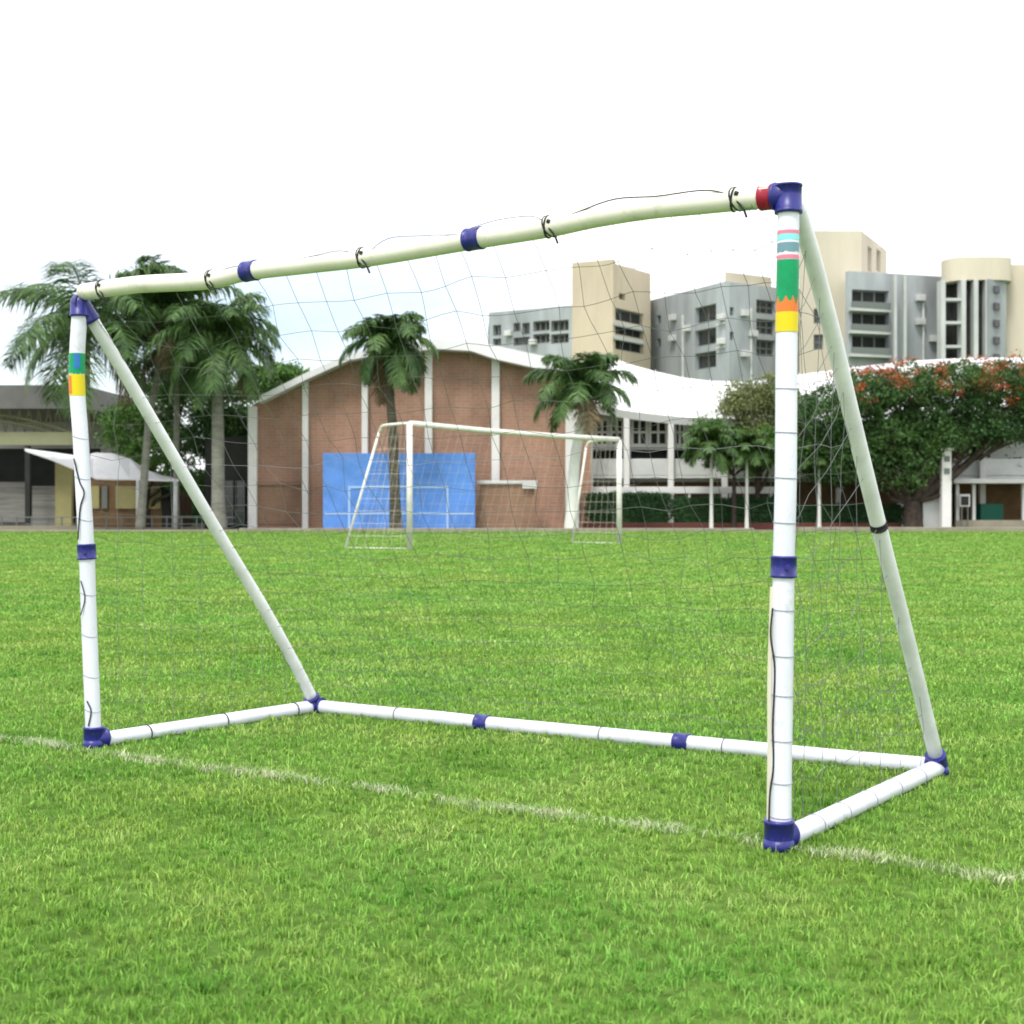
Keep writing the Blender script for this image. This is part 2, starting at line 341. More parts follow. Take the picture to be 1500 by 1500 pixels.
# couplers
def coup(bar_pts, px, half, r=.0385, vertical=False):
    sp = spline(bar_pts, 24); key = (lambda v: HY-(v.z-CH)*F/v.y) if vertical else (lambda v: CX+v.x*F/v.y)
    i = min(range(len(sp)), key=lambda k: abs(key(sp[k])-px)); c = sp[i]; d = (sp[min(i+3,len(sp)-1)]-sp[max(0,i-3)]).normalized()
    return c, d
for pts, px, v in ((lp,808,True),(rp_,830,True),(cbp,367,False),(cbp,695,False),(gb_b,707,False),(gb_b,999,False)):
    c, d = coup(pts, px, .03, vertical=v); o = sleeve('coupler', c-d*.031, c+d*.031)
    bb = MB(); s0 = c+Vector((0.004,-.038,0)); bb.tube([s0, s0+Vector((0,-.006,0))], .009, 12); shade(bb.build('bolt', M['blue_pl'], o))
c, d = coup(sr_p, 770, 0, vertical=True); sleeve('coupler', c-d*.012, c+d*.012, .029, 'cord')
# corner joints
def joint(c, dirs, r=.039, ln=.05, m='blue_pl', foot=False):
    mb = MB()
    for d, L_ in dirs:
        d = Vector(d).normalized(); mb.tube([c-d*r*.72, c-d*r*.66, c-d*r*.45, c, c+d*(L_*.80), c+d*(L_*.82), c+d*L_], [r*.3, r*.62, r*.9, r, r, r*1.06, r*1.04], 24)
    if foot: mb.tube([Vector((c.x,c.y,.0)), Vector((c.x,c.y,.012)), Vector((c.x,c.y,.03))], [r*1.06, r*1.06, r], 24)
    return shade(mb.build('corner_joint', M[m], goal))
joint(gr+Vector((-.002,0,.006)), [((0,0,1), .05), ((rr-gr), .05)], .042, foot=True)
joint(gl+Vector((0,0,.004)), [((0,0,1), .05), ((rl-gl), .055)], .039, foot=True)
joint(rl, [((gl-rl), .04), ((rr-rl), .04), ((tl-rl), .05)], .037, foot=True)
joint(rr, [((rl-rr), .04), ((tr_-rr), .055)], .036, foot=True)
cj = joint(P(1155,286,YR), [((0,0,-1), .052), ((cbp[-3]-cbp[-1]), .045), ((0,0,1), .030)], .038)
c0 = P(1155,286,YR); dd = (cbp[-3]-cbp[-1]).normalized(); sleeve('red_collar', c0+dd*.047, c0+dd*.085, .037, 'red_pl')
sleeve('pale_collar', c0+dd*.10, c0+dd*.145, .0325, 'pale_green')
joint(P(117,444,YL), [((0,0,-1), .055), ((cbp[1]-cbp[0]), .02), ((sl_p[1]-sl_p[0]), .085)], .038)
# stickers as thin wraps round the posts
def wrap(name, pts_, y0, y1, m, parent, r=R+.0006, ragged=0, a0=0, a1=2*math.pi, seed=1):
    """band on a post between two pixel rows; ragged lower edge"""
    sp = spline(pts_, 30); rr_ = random.Random(seed); n = 40; mb = MB()
    def cen(y): return min(sp, key=lambda v: abs((HY-(v.z-CH)*F/v.y)-y))
    A, B = cen(y0), cen(y1); Y_ = A.y
    za, zb = ZW(y0,Y_), ZW(y1,Y_); vs = []
    rag = [rr_.uniform(-1,1)*ragged/F*Y_ for _ in range(n+1)]; rag[-1] = rag[0]
    for k in range(n+1):
        a = a0+(a1-a0)*k/n; ca, sa = math.cos(a), math.sin(a)
        vs += [(A.x+ca*r, A.y+sa*r, za), (B.x+ca*r, B.y+sa*r, zb+rag[k])]
    mb.add(vs, [(2*k,2*k+1,2*k+3,2*k+2) for k in range(n)])
    o = mb.build(name, M[m], parent, smooth=True)
    return o
for y0, y1, m, rg, r_ in ((339,344,'pink',0,.0005),(345,353,'cyan',0,.0005),(357,362,'teal',0,.0005),(362,370,'teal',1,.0009),(375,381,'pink',0,.0005),(382,440,'sea_green',7,.0012),(436,462,'orange',4,.0008),(458,487,'yellow',0,.0015)):
    wrap('sticker', rp_, y0, y1, m, rpost, R+r_, rg, seed=int(y0))
for y0, y1, m, rg, r_, a0, a1 in ((518,548,'sea_green',2,.0006,0,6.2832),(519,540,'blue_st',3,.0012,4.6,5.4),(549,580,'yellow',0,.0006,0,6.2832),(551,576,'orange',3,.0012,3.4,4.3)):
    wrap('sticker', lp, y0, y1, m, lpost, R+r_, rg, a0, a1, seed=int(y0))
# net -------------------------------------------------------
net = MB(); TH = .0011
def thread(mb, pts, r=TH): mb.tube(pts, r, 3, cap=False)
top = spline(cbp, 10); bot = spline(gb_b, 14)
def samp(c, s):
    f = s*(len(c)-1); i = min(int(f), len(c)-2); return c[i].lerp(c[i+1], f-i)
nv, nh = 25, 19; jr = random.Random(3)
jit = {}
def NP(i, j):
    if (i,j) not in jit:
        s, t_ = i/nv, j/nh
        a = samp(top, s)-Vector((0,0,R)); b = samp(bot, s)+Vector((0,0,R*.6)); p = a.lerp(b, t_)
        sg = math.sin(math.pi*t_)*(.4+.6*math.sin(math.pi*s))
        p += Vector((-.06,-.12,-.05))*sg*-.6
        p += Vector((0,0,-.05))*sg
        w = .010*(0 if j in (0,nh) else 1)
        jit[(i,j)] = p+Vector((jr.gauss(0,w), jr.gauss(0,w), jr.gauss(0,w)))
    return jit[(i,j)]
for i in range(nv+1): thread(net, spline([NP(i,j) for j in range(nh+1)], 2))
for j in range(nh+1): thread(net, spline([NP(i,j) for i in range(nv+1)], 2))
def side(post_pts, gnd, strut, n_h=15, n_v=9, seed=5):
    r_ = random.Random(seed); pp = spline(post_pts, 10); st = spline(strut, 10); g_ = spline(gnd, 10)
    zt_, zb_ = st[0].z, st[-1].z
    atz = lambda c, z: min(c, key=lambda v: abs(v.z-z))
    for k in range(1, n_h):
        f = k/n_h; z = zt_+(zb_-zt_)*f; a = atz(pp, z); b = samp(st, f); ps = [a]; nn_ = max(2, int((b-a).length/.12))
        for q in range(1, nn_): ps.append(a.lerp(b, q/nn_)+Vector((r_.gauss(0,.006), r_.gauss(0,.006), r_.gauss(0,.008)-.025*math.sin(math.pi*q/nn_))))
        ps.append(b); thread(net, ps)
    for k in range(1, n_v):
        s = k/n_v; a = samp(g_, s); b = samp(st, s); ps = [a]; nn_ = max(2, int((b-a).length/.13))
        for q in range(1, nn_): ps.append(a.lerp(b, q/nn_)+Vector((r_.gauss(0,.008), r_.gauss(0,.008), 0)))
        ps.append(b); thread(net, ps)
side(rp_, gb_r, sr_p, seed=5); side(lp, gb_l, sl_p, seed=6)
netob = net.build('net', M['net'], goal)
# lacing rings of the net round posts and bars
def ring(mb, c, d, r, th, wob=.0):
    d = Vector(d).normalized(); u = d.orthogonal().normalized(); w = d.cross(u); ps = []
    for k in range(15):
        a = 2*math.pi*k/14; ps.append(Vector(c)+(u*math.cos(a)+w*math.sin(a))*r+d*wob*math.sin(a))
    mb.tube(ps, th, 5, cap=False)
for y in (568,636,700,766,896,958,1020,1082,1146,1195):
    mb = MB(); ring(mb, coup(rp_, y, 0, vertical=True)[0], (0,0,1), R+.0015, .0013, .002); mb.build('lacing_loop', M['lace'], netob)
for y in (640,700,760,870,930,990,1040):
    mb = MB(); ring(mb, coup(lp, y, 0, vertical=True)[0], (.1,0,1), R+.0015, .0013, .008); mb.build('lacing_loop', M['lace'], netob)
for x in (1195,1232,1270,1310,1345):
    mb = MB(); cc, d_ = coup(gb_r, x, 0); ring(mb, cc, d_, R+.0015, .0012, .01); mb.build('lacing_loop', M['lace'], netob)
for pts_, x in ((cbp,150),(cbp,310),(cbp,533),(cbp,803),(cbp,1077)):
    mb = MB(); cc, d_ = coup(pts_, x, 0); ring(mb, cc, d_, R+.003, .0038, .006); ring(mb, cc+d_*.006, d_, R+.003, .003, -.012)
    e = cc+Vector((.0,-R-.004,-.01)); mb.tube([e, e+Vector((.02,-.01,-.03)), e+Vector((.028,-.005,-.05))], .0035, 6)
    mb.tube([cc+Vector((-.006,-R-.004,.012)), cc+Vector((.004,-R-.008,.008))], .007, 8)
    mb.build('net_tie', M['cord'], netob)
for pts_, x in ((gb_l,215),(gb_l,327),(gb_l,430),(gb_b,1060),(gb_b,880),(gb_b,580)):
    mb = MB(); cc, d_ = coup(pts_, x, 0); ring(mb, cc, d_, R+.002, .0028 if pts_ is gb_l else .0016, .002); mb.build('net_tie', M['cord'], netob)
def rope(pix, A, B, xa, xb, r, m, fwd=.034, vertical=False):
    ps = [p+Vector((0,-fwd,0)) for p in along(pix, A, B, xa, xb, vertical)]
    return MB().tube(spline(ps, 5), r, 6).build('head_rope', M[m], netob)
rope([(807,330),(850,312),(900,295),(960,291),(1020,283),(1052,285),(1077,297)], tl, tr_, 117, 1154, .0022, 'cord')
rope([(690,337),(730,325),(780,320),(803,333)], tl, tr_, 117, 1154, .0018, 'lace')
rope([(537,375),(570,352),(620,348),(675,346)], tl, tr_, 117, 1154, .0018, 'lace')
rope([(312,410),(335,395),(380,388),(440,381),(500,370),(533,378)], tl, tr_, 117, 1154, .0018, 'lace')
rope([(1130,890),(1127,930),(1133,980),(1130,1060),(1131,1120),(1126,1160),(1124,1215)], P(1130,890,YR), P(1124,1215,YR), 890, 1215, .0028, 'cord', .02, True)
rope([(1132,860),(1130,930),(1128,1000),(1128,1100),(1127,1205)], P(1130,890,YR), P(1124,1215,YR), 890, 1215, .008, 'rope_w', .0, True)
rope([(112,672),(120,705),(127,722),(121,745),(118,790)], P(112,672,YL), P(118,790,YL), 672, 790, .0032, 'cord', .034, True)
rope([(122,850),(128,875),(122,900)], P(122,850,YL), P(122,900,YL), 850, 900, .0025, 'cord', .034, True)
rope([(131,1025),(137,1040),(133,1062)], P(131,1025,YL), P(133,1062,YL), 1025, 1062, .003, 'cord', .034, True)

# far goal
FYL, FYR = G(804), G(796)
A0 = P(597,620,FYL); A1 = Vector((XW(600,FYL),FYL,0)); B0 = P(912,650,FYR); B1 = Vector((XW(907,FYR),FYR,0))
A0.x = A1.x; B0.x = B1.x; B0.z = (A0.z+B0.z*2)/3
fg = thing('soccer_goal', 'thin full size steel soccer goal in the distance before the blue board', 'soccer goal', ((A1.x+B1.x)/2,(A1.y+B1.y)/2,0))
wd = (B1-A1).normalized(); bk = Vector((-wd.y, wd.x, 0)); 
for a, b in ((A1,A0),(B1,B0)):
    shade(MB().tube([a-Vector((0,0,.05)), b], .06, 14).build('post', M['white_steel'], fg))
shade(MB().tube([A0, A0.lerp(B0,.33)-Vector((0,0,.03)), A0.lerp(B0,.66)-Vector((0,0,.03)), B0], .055, 14).build('crossbar', M['white_steel'], fg))
for a, b in ((A1,A0),(B1,B0)):
    q = b+bk*1.0-Vector((0,0,.02)); g = a+bk*1.2-wd*(.75 if a is A1 else .35)+Vector((0,0,.0))
    shade(MB().tube(spline([b, b+bk*.7, q, q+Vector((bk.x*.12,bk.y*.12,-.12))],5), .03, 8).build('top_arm', M['white_steel'], fg))
    shade(MB().tube([q+Vector((bk.x*.12,bk.y*.12,-.1)), g], .026, 8).build('back_strut', M['white_steel'], fg))
    shade(MB().tube([a+Vector((0,0,.0)), g], .016, 8).build('ground_bar', M['white_steel'], fg))

fnet = MB()
def fside(a, b, s_):
    q = b+bk*1.0; g = a+bk*1.2-wd*s_
    for k in range(1, 10):
        f = k/10; fnet.tube([b.lerp(a, f), q.lerp(g, f)], .0024, 3, cap=False)
    for k in range(1, 7):
        f = k/7; fnet.tube([b.lerp(q, f), a.lerp(g, f)], .0024, 3, cap=False)
    return q, g
qa, ga = fside(A1, A0, .75); qb, gb2 = fside(B1, B0, .35)
for k in range(1, 11):
    f = k/11; fnet.tube([qa.lerp(ga, f), qb.lerp(gb2, f)], .0013, 3, cap=False)
for k in range(1, 26):
    f = k/26; fnet.tube([qa.lerp(qb, f), ga.lerp(gb2, f)], .0013, 3, cap=False)
fnet.build('net', M['rope_w'], fg)

# ------------------------------------------------------------ gymnasium
GY = 46.0
gym = thing('gymnasium', 'long brick gymnasium with curved white roof edge and white pilasters behind the blue board', 'building', (XW(600,GY),GY,0))
topc = [(366,596),(388,582),(448,554),(510,527),(580,511),(640,507),(680,512),(726,524),(780,538),(850,556),(866,560)]
prof = [(XW(a,GY), ZW(b,GY)) for a,b in topc]
MB().extrude_y([(prof[-1][0],0),(prof[0][0],0)]+prof, GY, GY+22).build('wall', M['brick'], gym)
rt = [(380,580),(448,546),(510,518),(575,502),(640,496),(690,499),(726,506),(780,518),(838,530),(868,537)]
rb = [(x, y+ (10 if x<520 else 15 if x<700 else 20)) for x,y in rt]
GF = GY-.7
MB().extrude_y([(XW(a,GF),ZW(b,GF)) for a,b in rt]+[(XW(a,GF),ZW(b,GF)) for a,b in rb[::-1]], GF, GY+22.5).build('roof', M['white_roof'], gym)
def wall_top(px):
    for (a,b),(c,d) in zip(topc, topc[1:]):
        if a <= px <= c: return b+(d-b)*(px-a)/(c-a)
    return 600
for px, w in ((371,13),(448,9),(535,9),(628,11),(726,12),(838,20)):
    t0 = wall_top(px)+3
    mb = MB().box(XW(px-w/2,GY), XW(px+w/2,GY), GY-.18, GY+.0, 0, ZW(t0 if px < 800 else 600,GY))
    mb.build('pilaster', M['white_paint'], gym, bevel=.02)
mb = MB().box(XW(376,GY), XW(442,GY), GY-.06, GY, ZW(768,GY)-.0, ZW(712,GY)); mb.build('blocked_opening', M['brick_tan'], gym)
MB().box(XW(374,GY), XW(446,GY), GY-.12, GY, ZW(711,GY), ZW(706,GY)).build('lintel', M['brick_tan'], gym)
# dark glazed link at the gym's left end
lk = thing('glazed_annex', 'dark glazed annex at the left end of the brick gymnasium behind palm trunks', 'building', (XW(345,GY+1),GY+1,0))
MB().box(XW(300,GY+1), XW(364,GY+1), GY+1, GY+8, 0, ZW(640,GY+1)).build('wall', M['dark_in'], lk)
for i in range(3):
    x0 = 312+i*17; w_ = MB().box(XW(x0,GY+1), XW(x0+14,GY+1), GY+.9, GY+.96, ZW(768,GY+1), ZW(705,GY+1)).build('window', M['glass_d'], lk)
    fr = MB()
    for xx in (x0, x0+13): fr.box(XW(xx,GY+1), XW(xx+1,GY+1), GY+.81, GY+.9, ZW(768.8,GY+1), ZW(704.2,GY+1))
    for yy in (705,727,748,768): fr.box(XW(x0,GY+1), XW(x0+14,GY+1), GY+.82, GY+.9, ZW(yy+.7,GY+1), ZW(yy-.7,GY+1))
    fr.build('frame', M['rail'], w_)
# low brick walls and the blue board
BY = 44.6
bw = tag(MB().box(XW(702,BY), XW(783,BY), BY, BY+.5, 0, ZW(709,BY)).build('brick_wall', M['brick_tan']), 'low brown brick wall with white cap right of the blue board', 'wall')
cp = MB().box(XW(700,BY)-.04, XW(786,BY)+.02, BY-.08, BY+.58, ZW(709,BY), ZW(704,BY)).box(XW(765,BY), XW(786,BY)+.02, BY-.14, BY-.08, ZW(716,BY), ZW(704,BY)).build('cap', M['white_dull'], bw, bevel=.015)
BB = 44.0
bd = thing('practice_board', 'wide blue painted practice board with pale lines standing before the brick gymnasium', 'board', (XW(585,BB),BB,0))
MB().box(XW(473,BB), XW(696,BB), BB, BB+.2, 0, ZW(664,BB)).build('panel', M['blue_board'], bd, bevel=.01)
ln = MB(); e_ = .012
def lrect(x0,y0,x1,y1): ln.box(XW(x0,BB), XW(x1,BB), BB-e_, BB-.001, ZW(y1,BB), ZW(y0,BB))
lrect(510,712,513,776); lrect(654,712,657,776); lrect(513.2,712,653.8,715); lrect(475,751,509.8,753.5); lrect(513.2,751,653.8,753.5); lrect(657.2,751,694,753.5)
ln.build('painted_lines', M['board_line'], bd)
for px in (480,584,688): MB().box(XW(px-2,BB), XW(px+2,BB), BB+.2, BB+.32, 0, ZW(668,BB)).build('back_post', M['rail'], bd)

# ------------------------------------------------------------ long hall with the sagging white roof
HYY = 48.0
hall = thing('school_hall', 'two storey hall with sagging white roof, balcony and columns right of the gymnasium', 'building', (XW(1100,HYY),HYY,0))
tope = [(872,528),(884,518),(920,533),(960,544),(1000,553),(1040,558),(1100,559),(1170,549),(1250,538),(1330,529),(1420,524),(1560,524)]
bote = [(850,592),(884,596),(920,602),(960,607),(1000,611),(1040,613),(1100,614),(1170,615),(1250,616),(1330,617),(1420,618),(1560,620)]
YT, YB = 60.0, 46.8
mb = MB(); vs = []
for (a,b),(c,d) in zip(tope,bote):
    p, q = P(a,b,YT), P(c,d,YB); mid = P((a+c)/2, (b+d)/2+6, (YT+YB)/2); vs += [p, mid, q, q-Vector((0,-.1,.25)), mid-Vector((0,0,.35)), p-Vector((0,0,.35))]
k = len(tope); fs = []
for i in range(k-1):
    for j in range(6): fs.append((i*6+j, i*6+(j+1)%6, (i+1)*6+(j+1)%6, (i+1)*6+j))
fs += [tuple(range(6)), tuple((k-1)*6+j for j in range(6))[::-1]]
mb.add(vs, fs); mb.build('roof', M['white_roof'], hall)
sm = MB()
for i in range(2, 11):
    a, b = Vector(vs[i*6]), Vector(vs[i*6+2]); m_ = Vector(vs[i*6+1]); u = Vector((0,-.02,.05)); sm.tube([a+u, m_+u, b+u], .025, 4)
sm.build('roof_seam', M['pale_wall'], hall)
def wall_open(mbw, A, B, z0, z1, ops, th=.35, back=True):
    """wall slab A-B (xy, front line) pierced by openings (u0,u1,za,zb)"""
    A, B = Vector(A), Vector(B); d = B-A; L_ = d.length; d = d/L_; n = Vector((-d.y, d.x))
    if n.y < 0: n = -n
    zs = sorted({z0, z1, *[q for o in ops for q in o[2:4] if z0 < q < z1]})
    for za, zb in zip(zs, zs[1:]):
        cur = 0.0; zm = (za+zb)/2
        hit = sorted([(o[0], o[1]) for o in ops if o[2] < zm < o[3]])
        for u0, u1 in hit+[(L_, L_)]:
            if u0 > cur+1e-4: mbw.hexa(tuple(A+d*cur), tuple(A+d*u0), (n.x,n.y), th, za, zb)
            cur = max(cur, u1)
    return A, d, n
def U(A, B, px):
    """distance along A-B where the line is seen at column px"""
    ax, ay = A; bx, by = B; k_ = (px-CX)/F
    t_ = (k_*ay-ax)/((bx-ax)-k_*(by-ay)); return t_*math.hypot(bx-ax, by-ay)
def win(parent, A, B, px0, px1, py0, py1, cols=2, rows=2, frame='white_dull', rec=.22, fw=.05, glass='glass_d', nm='window'):
    A2, B2 = Vector(A), Vector(B); d = (B2-A2).normalized(); n = Vector((-d.y,d.x)); n = n if n.y > 0 else -n
    u0, u1 = U(A,B,px0), U(A,B,px1); Ym = (A2+d*(u0+u1)/2).y; za, zb = ZW(py1,Ym), ZW(py0,Ym)
    g = MB(); a = A2+d*u0+n*rec; b = A2+d*u1+n*rec; g.hexa(tuple(a), tuple(b), (n.x,n.y), .05, za, zb)
    fr = MB(); o = A2+n*(rec-.06)
    for i in range(cols+1):
        uc = u0+(u1-u0)*i/cols; uc = min(max(uc, u0+fw/2), u1-fw/2)
        fr.hexa(tuple(o+d*(uc-fw/2)), tuple(o+d*(uc+fw/2)), (n.x,n.y), .055, za, zb)
    for j in range(rows+1):
        zc = min(max(za+(zb-za)*j/rows, za+fw/2), zb-fw/2); f2 = o-n*.004
        fr.hexa(tuple(f2+d*u0), tuple(f2+d*u1), (n.x,n.y), .05, zc-fw/2, zc+fw/2)
    f = fr.build(nm, M[frame], parent); g.build('pane', M[glass], f)
    return (u0, u1, za, zb)
HA, HB = (XW(856,HYY),HYY), (XW(1560,HYY),HYY)
ops = []
spans = [(872,892),(894,914),(925,949),(951,978),(988,1004),(1006,1021),(1030,1052),(1056,1078),(1090,1110),(1114,1136),(1176,1200),(1204,1228),(1250,1275),(1280,1305),(1400,1425),(1430,1455)]
for a, b in spans: ops.append(win(hall, HA, HB, a, b, 613, 653, 2, 2, 'white_paint', .10, .075, 'dark_in'))
for a, b in ((868,914),(924,978),(988,1060),(1066,1140),(1180,1300)): ops.append(win(hall, HA, HB, a, b, 659, 674, 3, 1, 'dark_in', .3, .04, 'dark_in'))
mb = MB(); wall_open(mb, HA, HB, ZW(706,HYY), ZW(606,HYY), ops); mb.box(HA[0]+.1, HB[0], HYY+.5, HYY+12, 0, ZW(600,HYY)); mb.build('wall', M['white_dull'], hall)
MB().box(HA[0]+.2, HB[0], HYY-.9, HYY-.02, ZW(701,HYY-.9), ZW(697,HYY-.9)).box(HA[0]+.2, HB[0], HYY-.9, HYY-.8, ZW(696.5,HYY-.9), ZW(672,HYY-.9)).build('balcony', M['white_dull'], hall, bevel=.02)
MB().box(HA[0]+.2, HB[0], HYY-.12, HYY-.03, ZW(655,HYY), ZW(652.5,HYY)).build('window_sill', M['white_paint'], hall)
for px in (864,918,983,1062,1142,1230,1320,1440):
    Yc = HYY-1.1; MB().box(XW(px-4.2,Yc), XW(px+4.2,Yc), Yc, Yc+.2, 0, ZW(607,Yc)).build('column', M['white_paint'], hall, bevel=.02)
MB().box(HA[0]+.2, HB[0], HYY+.2, HYY+.45, 0, ZW(702,HYY)).build('ground_floor_wall', M['brown_w'], hall)
rw = thing('railing', 'long white railing above the hedge in front of the hall', 'railing', (XW(960,46.6),46.6,0))
MB().box(XW(853,46.6), XW(1150,46.6), 46.6, 46.72, ZW(723,46.6), ZW(713,46.6)).build('rail', M['white_paint'], rw, bevel=.015)
for px in (856,890,950,1010,1070,1130): MB().box(XW(px-1.5,46.6), XW(px+1.5,46.6), 46.625, 46.70, 0, ZW(723,46.6)).build('upright', M['white_dull'], rw)
pw = tag(MB().box(XW(855,45.2), XW(1320,45.2), 45.2, 45.5, 0, ZW(766,45.2)).build('planter_wall', M['maroon'], bevel=.02), 'low maroon planter wall below the hedge in front of the hall', 'wall')

# ------------------------------------------------------------ foliage
def leaf_cloud(name, m, parent, blobs, n, size, seed=0, shell=.55, flat=0, clump=.25, nclump=None):
    r = np.random.default_rng(seed); vol = np.array([b[3]*b[4]*b[5] for b in blobs])**.75; pr = vol/vol.sum()
    nc = nclump or max(12, n//45); ci = r.choice(len(blobs), nc, p=pr); B = np.array(blobs, float)
    dv = r.normal(size=(nc,3)); dv /= np.linalg.norm(dv,axis=1)[:,None]; rad = shell+(1.06-shell)*r.uniform(0,1,nc)**.7
    C = B[ci,:3]+dv*rad[:,None]*B[ci,3:6]
    csz = clump*r.uniform(.5,1.3,nc)
    k = r.integers(0, nc, n); q = r.normal(size=(n,3))*np.array([1,1,.6]); c = C[k]+q*csz[k][:,None]*.6
    s = size*r.uniform(.55,1.35,n)
    u = r.normal(size=(n,3)); u[:,2] *= (1-flat); u /= np.linalg.norm(u,axis=1)[:,None]
    w = np.cross(u, r.normal(size=(n,3))); w /= np.linalg.norm(w,axis=1)[:,None]
    V = np.stack([c-u*s[:,None], c+w*s[:,None]*.42, c+u*s[:,None], c-w*s[:,None]*.42], 1)
    idx = np.arange(n*4); st = np.arange(n)*4
    return np_mesh(name, V.reshape(-1,3), idx, st, np.full(n,4), m, parent)
def limb(mb, a, b, r0, r1, seed, wob=.12, n=6):
    r = random.Random(seed); a, b = Vector(a), Vector(b); L_ = (b-a).length; ps = []
    for i in range(n+1):
        t_ = i/n; j = 0 if i in (0,n) else wob*L_*.3; ps.append(a.lerp(b,t_)+Vector((r.uniform(-j,j), r.uniform(-j,j), r.uniform(-j,j)*.5)))
    mb.tube(spline(ps,3), [r0+(r1-r0)*i/(3*n) for i in range(3*n+1)], 8)
def tree(name, label, cat, base, blobs, leaf, n, size, trunk_r=.15, fork=.4, seed=0, bark='bark', group=None, clump=.3, extra=None, shell=.5):
    t = thing(name, label, cat, base, group); bx, by, bz = base
    lo = min(b[2]-b[5] for b in blobs); mb = MB(); fz = bz+(lo-bz)*fork+.2; f = Vector((bx+random.Random(seed).uniform(-.1,.1), by, fz))
    mb.tube([(bx,by,bz-.05),(bx,by,bz+.1),tuple(f.lerp(Vector(base),.5)),tuple(f)], [trunk_r*1.5,trunk_r*1.15,trunk_r,trunk_r*.9], 12)
    for i, b in enumerate(blobs):
        limb(mb, f-Vector((0,0,.05)), (b[0],b[1],b[2]-b[5]*.1), trunk_r*(.62 if i < 6 else .3), .03, seed*31+i, .25)
        for j in range(3):
            rr2 = random.Random(seed*7+i*5+j); m0 = f.lerp(Vector(b[:3]), .6)
            limb(mb, m0, (b[0]+rr2.uniform(-.7,.7)*b[3], b[1]+rr2.uniform(-.7,.7)*b[4], b[2]+rr2.uniform(-.2,.7)*b[5]), trunk_r*.25, .012, seed*3+i*9+j)
    shade(mb.build('trunk', M[bark], t))
    leaf_cloud('crown', M[leaf], t, blobs, n, size, seed, shell=shell, clump=clump)
    if extra: extra(t)
    return t
def palm(label, px, ybase_px, Y, ytop_px, L, nf, seed, lean=(0,0), trunk_r=.13, bark='palm_bark', group='tall palms along the field edge', name='palm_tree', droop=1.0, shaft=.75, dry=2, up=.95):
    r = random.Random(seed); base = Vector((XW(px,Y), Y, 0)); topz = ZW(ytop_px, Y); t = thing(name, label, 'palm tree', tuple(base), group)
    top = Vector((base.x+lean[0], base.y+lean[1], topz)); mid = base.lerp(top,.5)-Vector((lean[0]*.15,0,0))
    sh = top-Vector((0,0,shaft))
    ps = spline([base-Vector((0,0,.05)), base.lerp(mid,.4), mid, mid.lerp(sh,.5), sh], 6); n = len(ps)
    shade(MB().tube(ps, [trunk_r*(1.35-.25*min(1,i/4)) if i<5 else trunk_r*(1.1-.35*i/n) for i in range(n)], 14).build('trunk', M[bark], t))
    shade(MB().tube([sh, sh.lerp(top,.15), sh.lerp(top,.6), top+Vector((0,0,.1))], [trunk_r*.78, trunk_r*.95, trunk_r*.7, trunk_r*.3], 12).build('crownshaft', M['shaft'], t))
    V = []; Fc = []; rach = MB(); dryV = MB()
    for k in range(nf):
        q = k/nf; az = k*2.39996+r.uniform(-.25,.25); el = (up-1.5*q*droop)*1.25+r.uniform(-.22,.22); el = min(el, 1.42)
        Lf = L*r.uniform(.82,1.12)*(1 if el < 1 else .8); p = Vector(top); pts = [p.copy()]; ns = 18; e = el
        isdry = k >= nf-dry
        for i in range(ns):
            e -= (.030+.095*(i/ns)**1.2)*(1.2-.2*q)*droop; e = max(e, -1.45)
            p = p+Vector((math.cos(az)*math.cos(e), math.sin(az)*math.cos(e), math.sin(e)))*Lf/ns; pts.append(p.copy())
        (dryV if isdry else rach).tube(pts, [.030*(1-i/(ns+1))+.006 for i in range(ns+1)], 5)
        side_ = Vector((-math.sin(az), math.cos(az), 0)); tgt = dryV if isdry else rach
        nl = int(30*L**.75)+12
        for j in range(3, nl+1):
            f = j/nl; ii = f*ns; i0 = min(int(ii), ns-1); c = pts[i0].lerp(pts[i0+1], ii-i0); d = (pts[i0+1]-pts[i0]).normalized()
            ll = L*.30*(math.sin(math.pi*min(1,(f*.86+.12)))**.6)*r.uniform(.8,1.15)+.05
            for sg in (-1,1):
                w = (side_*sg*r.uniform(.6,1)+d*r.uniform(.35,.75)+Vector((0,0,r.uniform(-.75,.15)))).normalized()
                tip = c+w*ll+Vector((0,0,-ll*r.uniform(.12,.4))); mid_ = c+w*ll*.55; wv = d*(.026+.016*r.random())*(1.7/L)**.25
                tgt.add([c-wv*.6, c+wv*.6, mid_+wv, tip, mid_-wv], [(0,1,2,4),(4,2,3)])
    rach.build('crown', M['frond'], t)
    if dry: dryV.build('dry_fronds', M['frond_d'], t)
    return t
# left group of palms
palm('left palm with drooping fronds over the grey pavilion and sky', 126, 0, 43.6, 462, 3.6, 17, 21, lean=(.05,0), trunk_r=.11, droop=.92, dry=1, up=.72)
palm('tall palm behind the left half of the crossbar, spiky new leaves poking above it', 205, 0, 44.2, 452, 2.6, 24, 22, lean=(.75,.2), trunk_r=.12, dry=2, up=1.15)
palm('bushy palm with pale grey trunk just left of the brick gymnasium', 320, 0, 43.4, 490, 2.45, 30, 23, lean=(-.05,0), trunk_r=.2, droop=1.14, dry=1, up=1.1)
palm('slim palm standing between the two left palm trunks, crown lower', 258, 0, 46.5, 500, 2.4, 22, 24, lean=(.0,.1), trunk_r=.10, dry=2)
palm('palm in front of the blue practice board', 580, 0, 42.95, 500, 1.80, 28, 25, lean=(-.25,0), trunk_r=.16, droop=1.3, dry=1, up=1.3, bark='palm_dim')
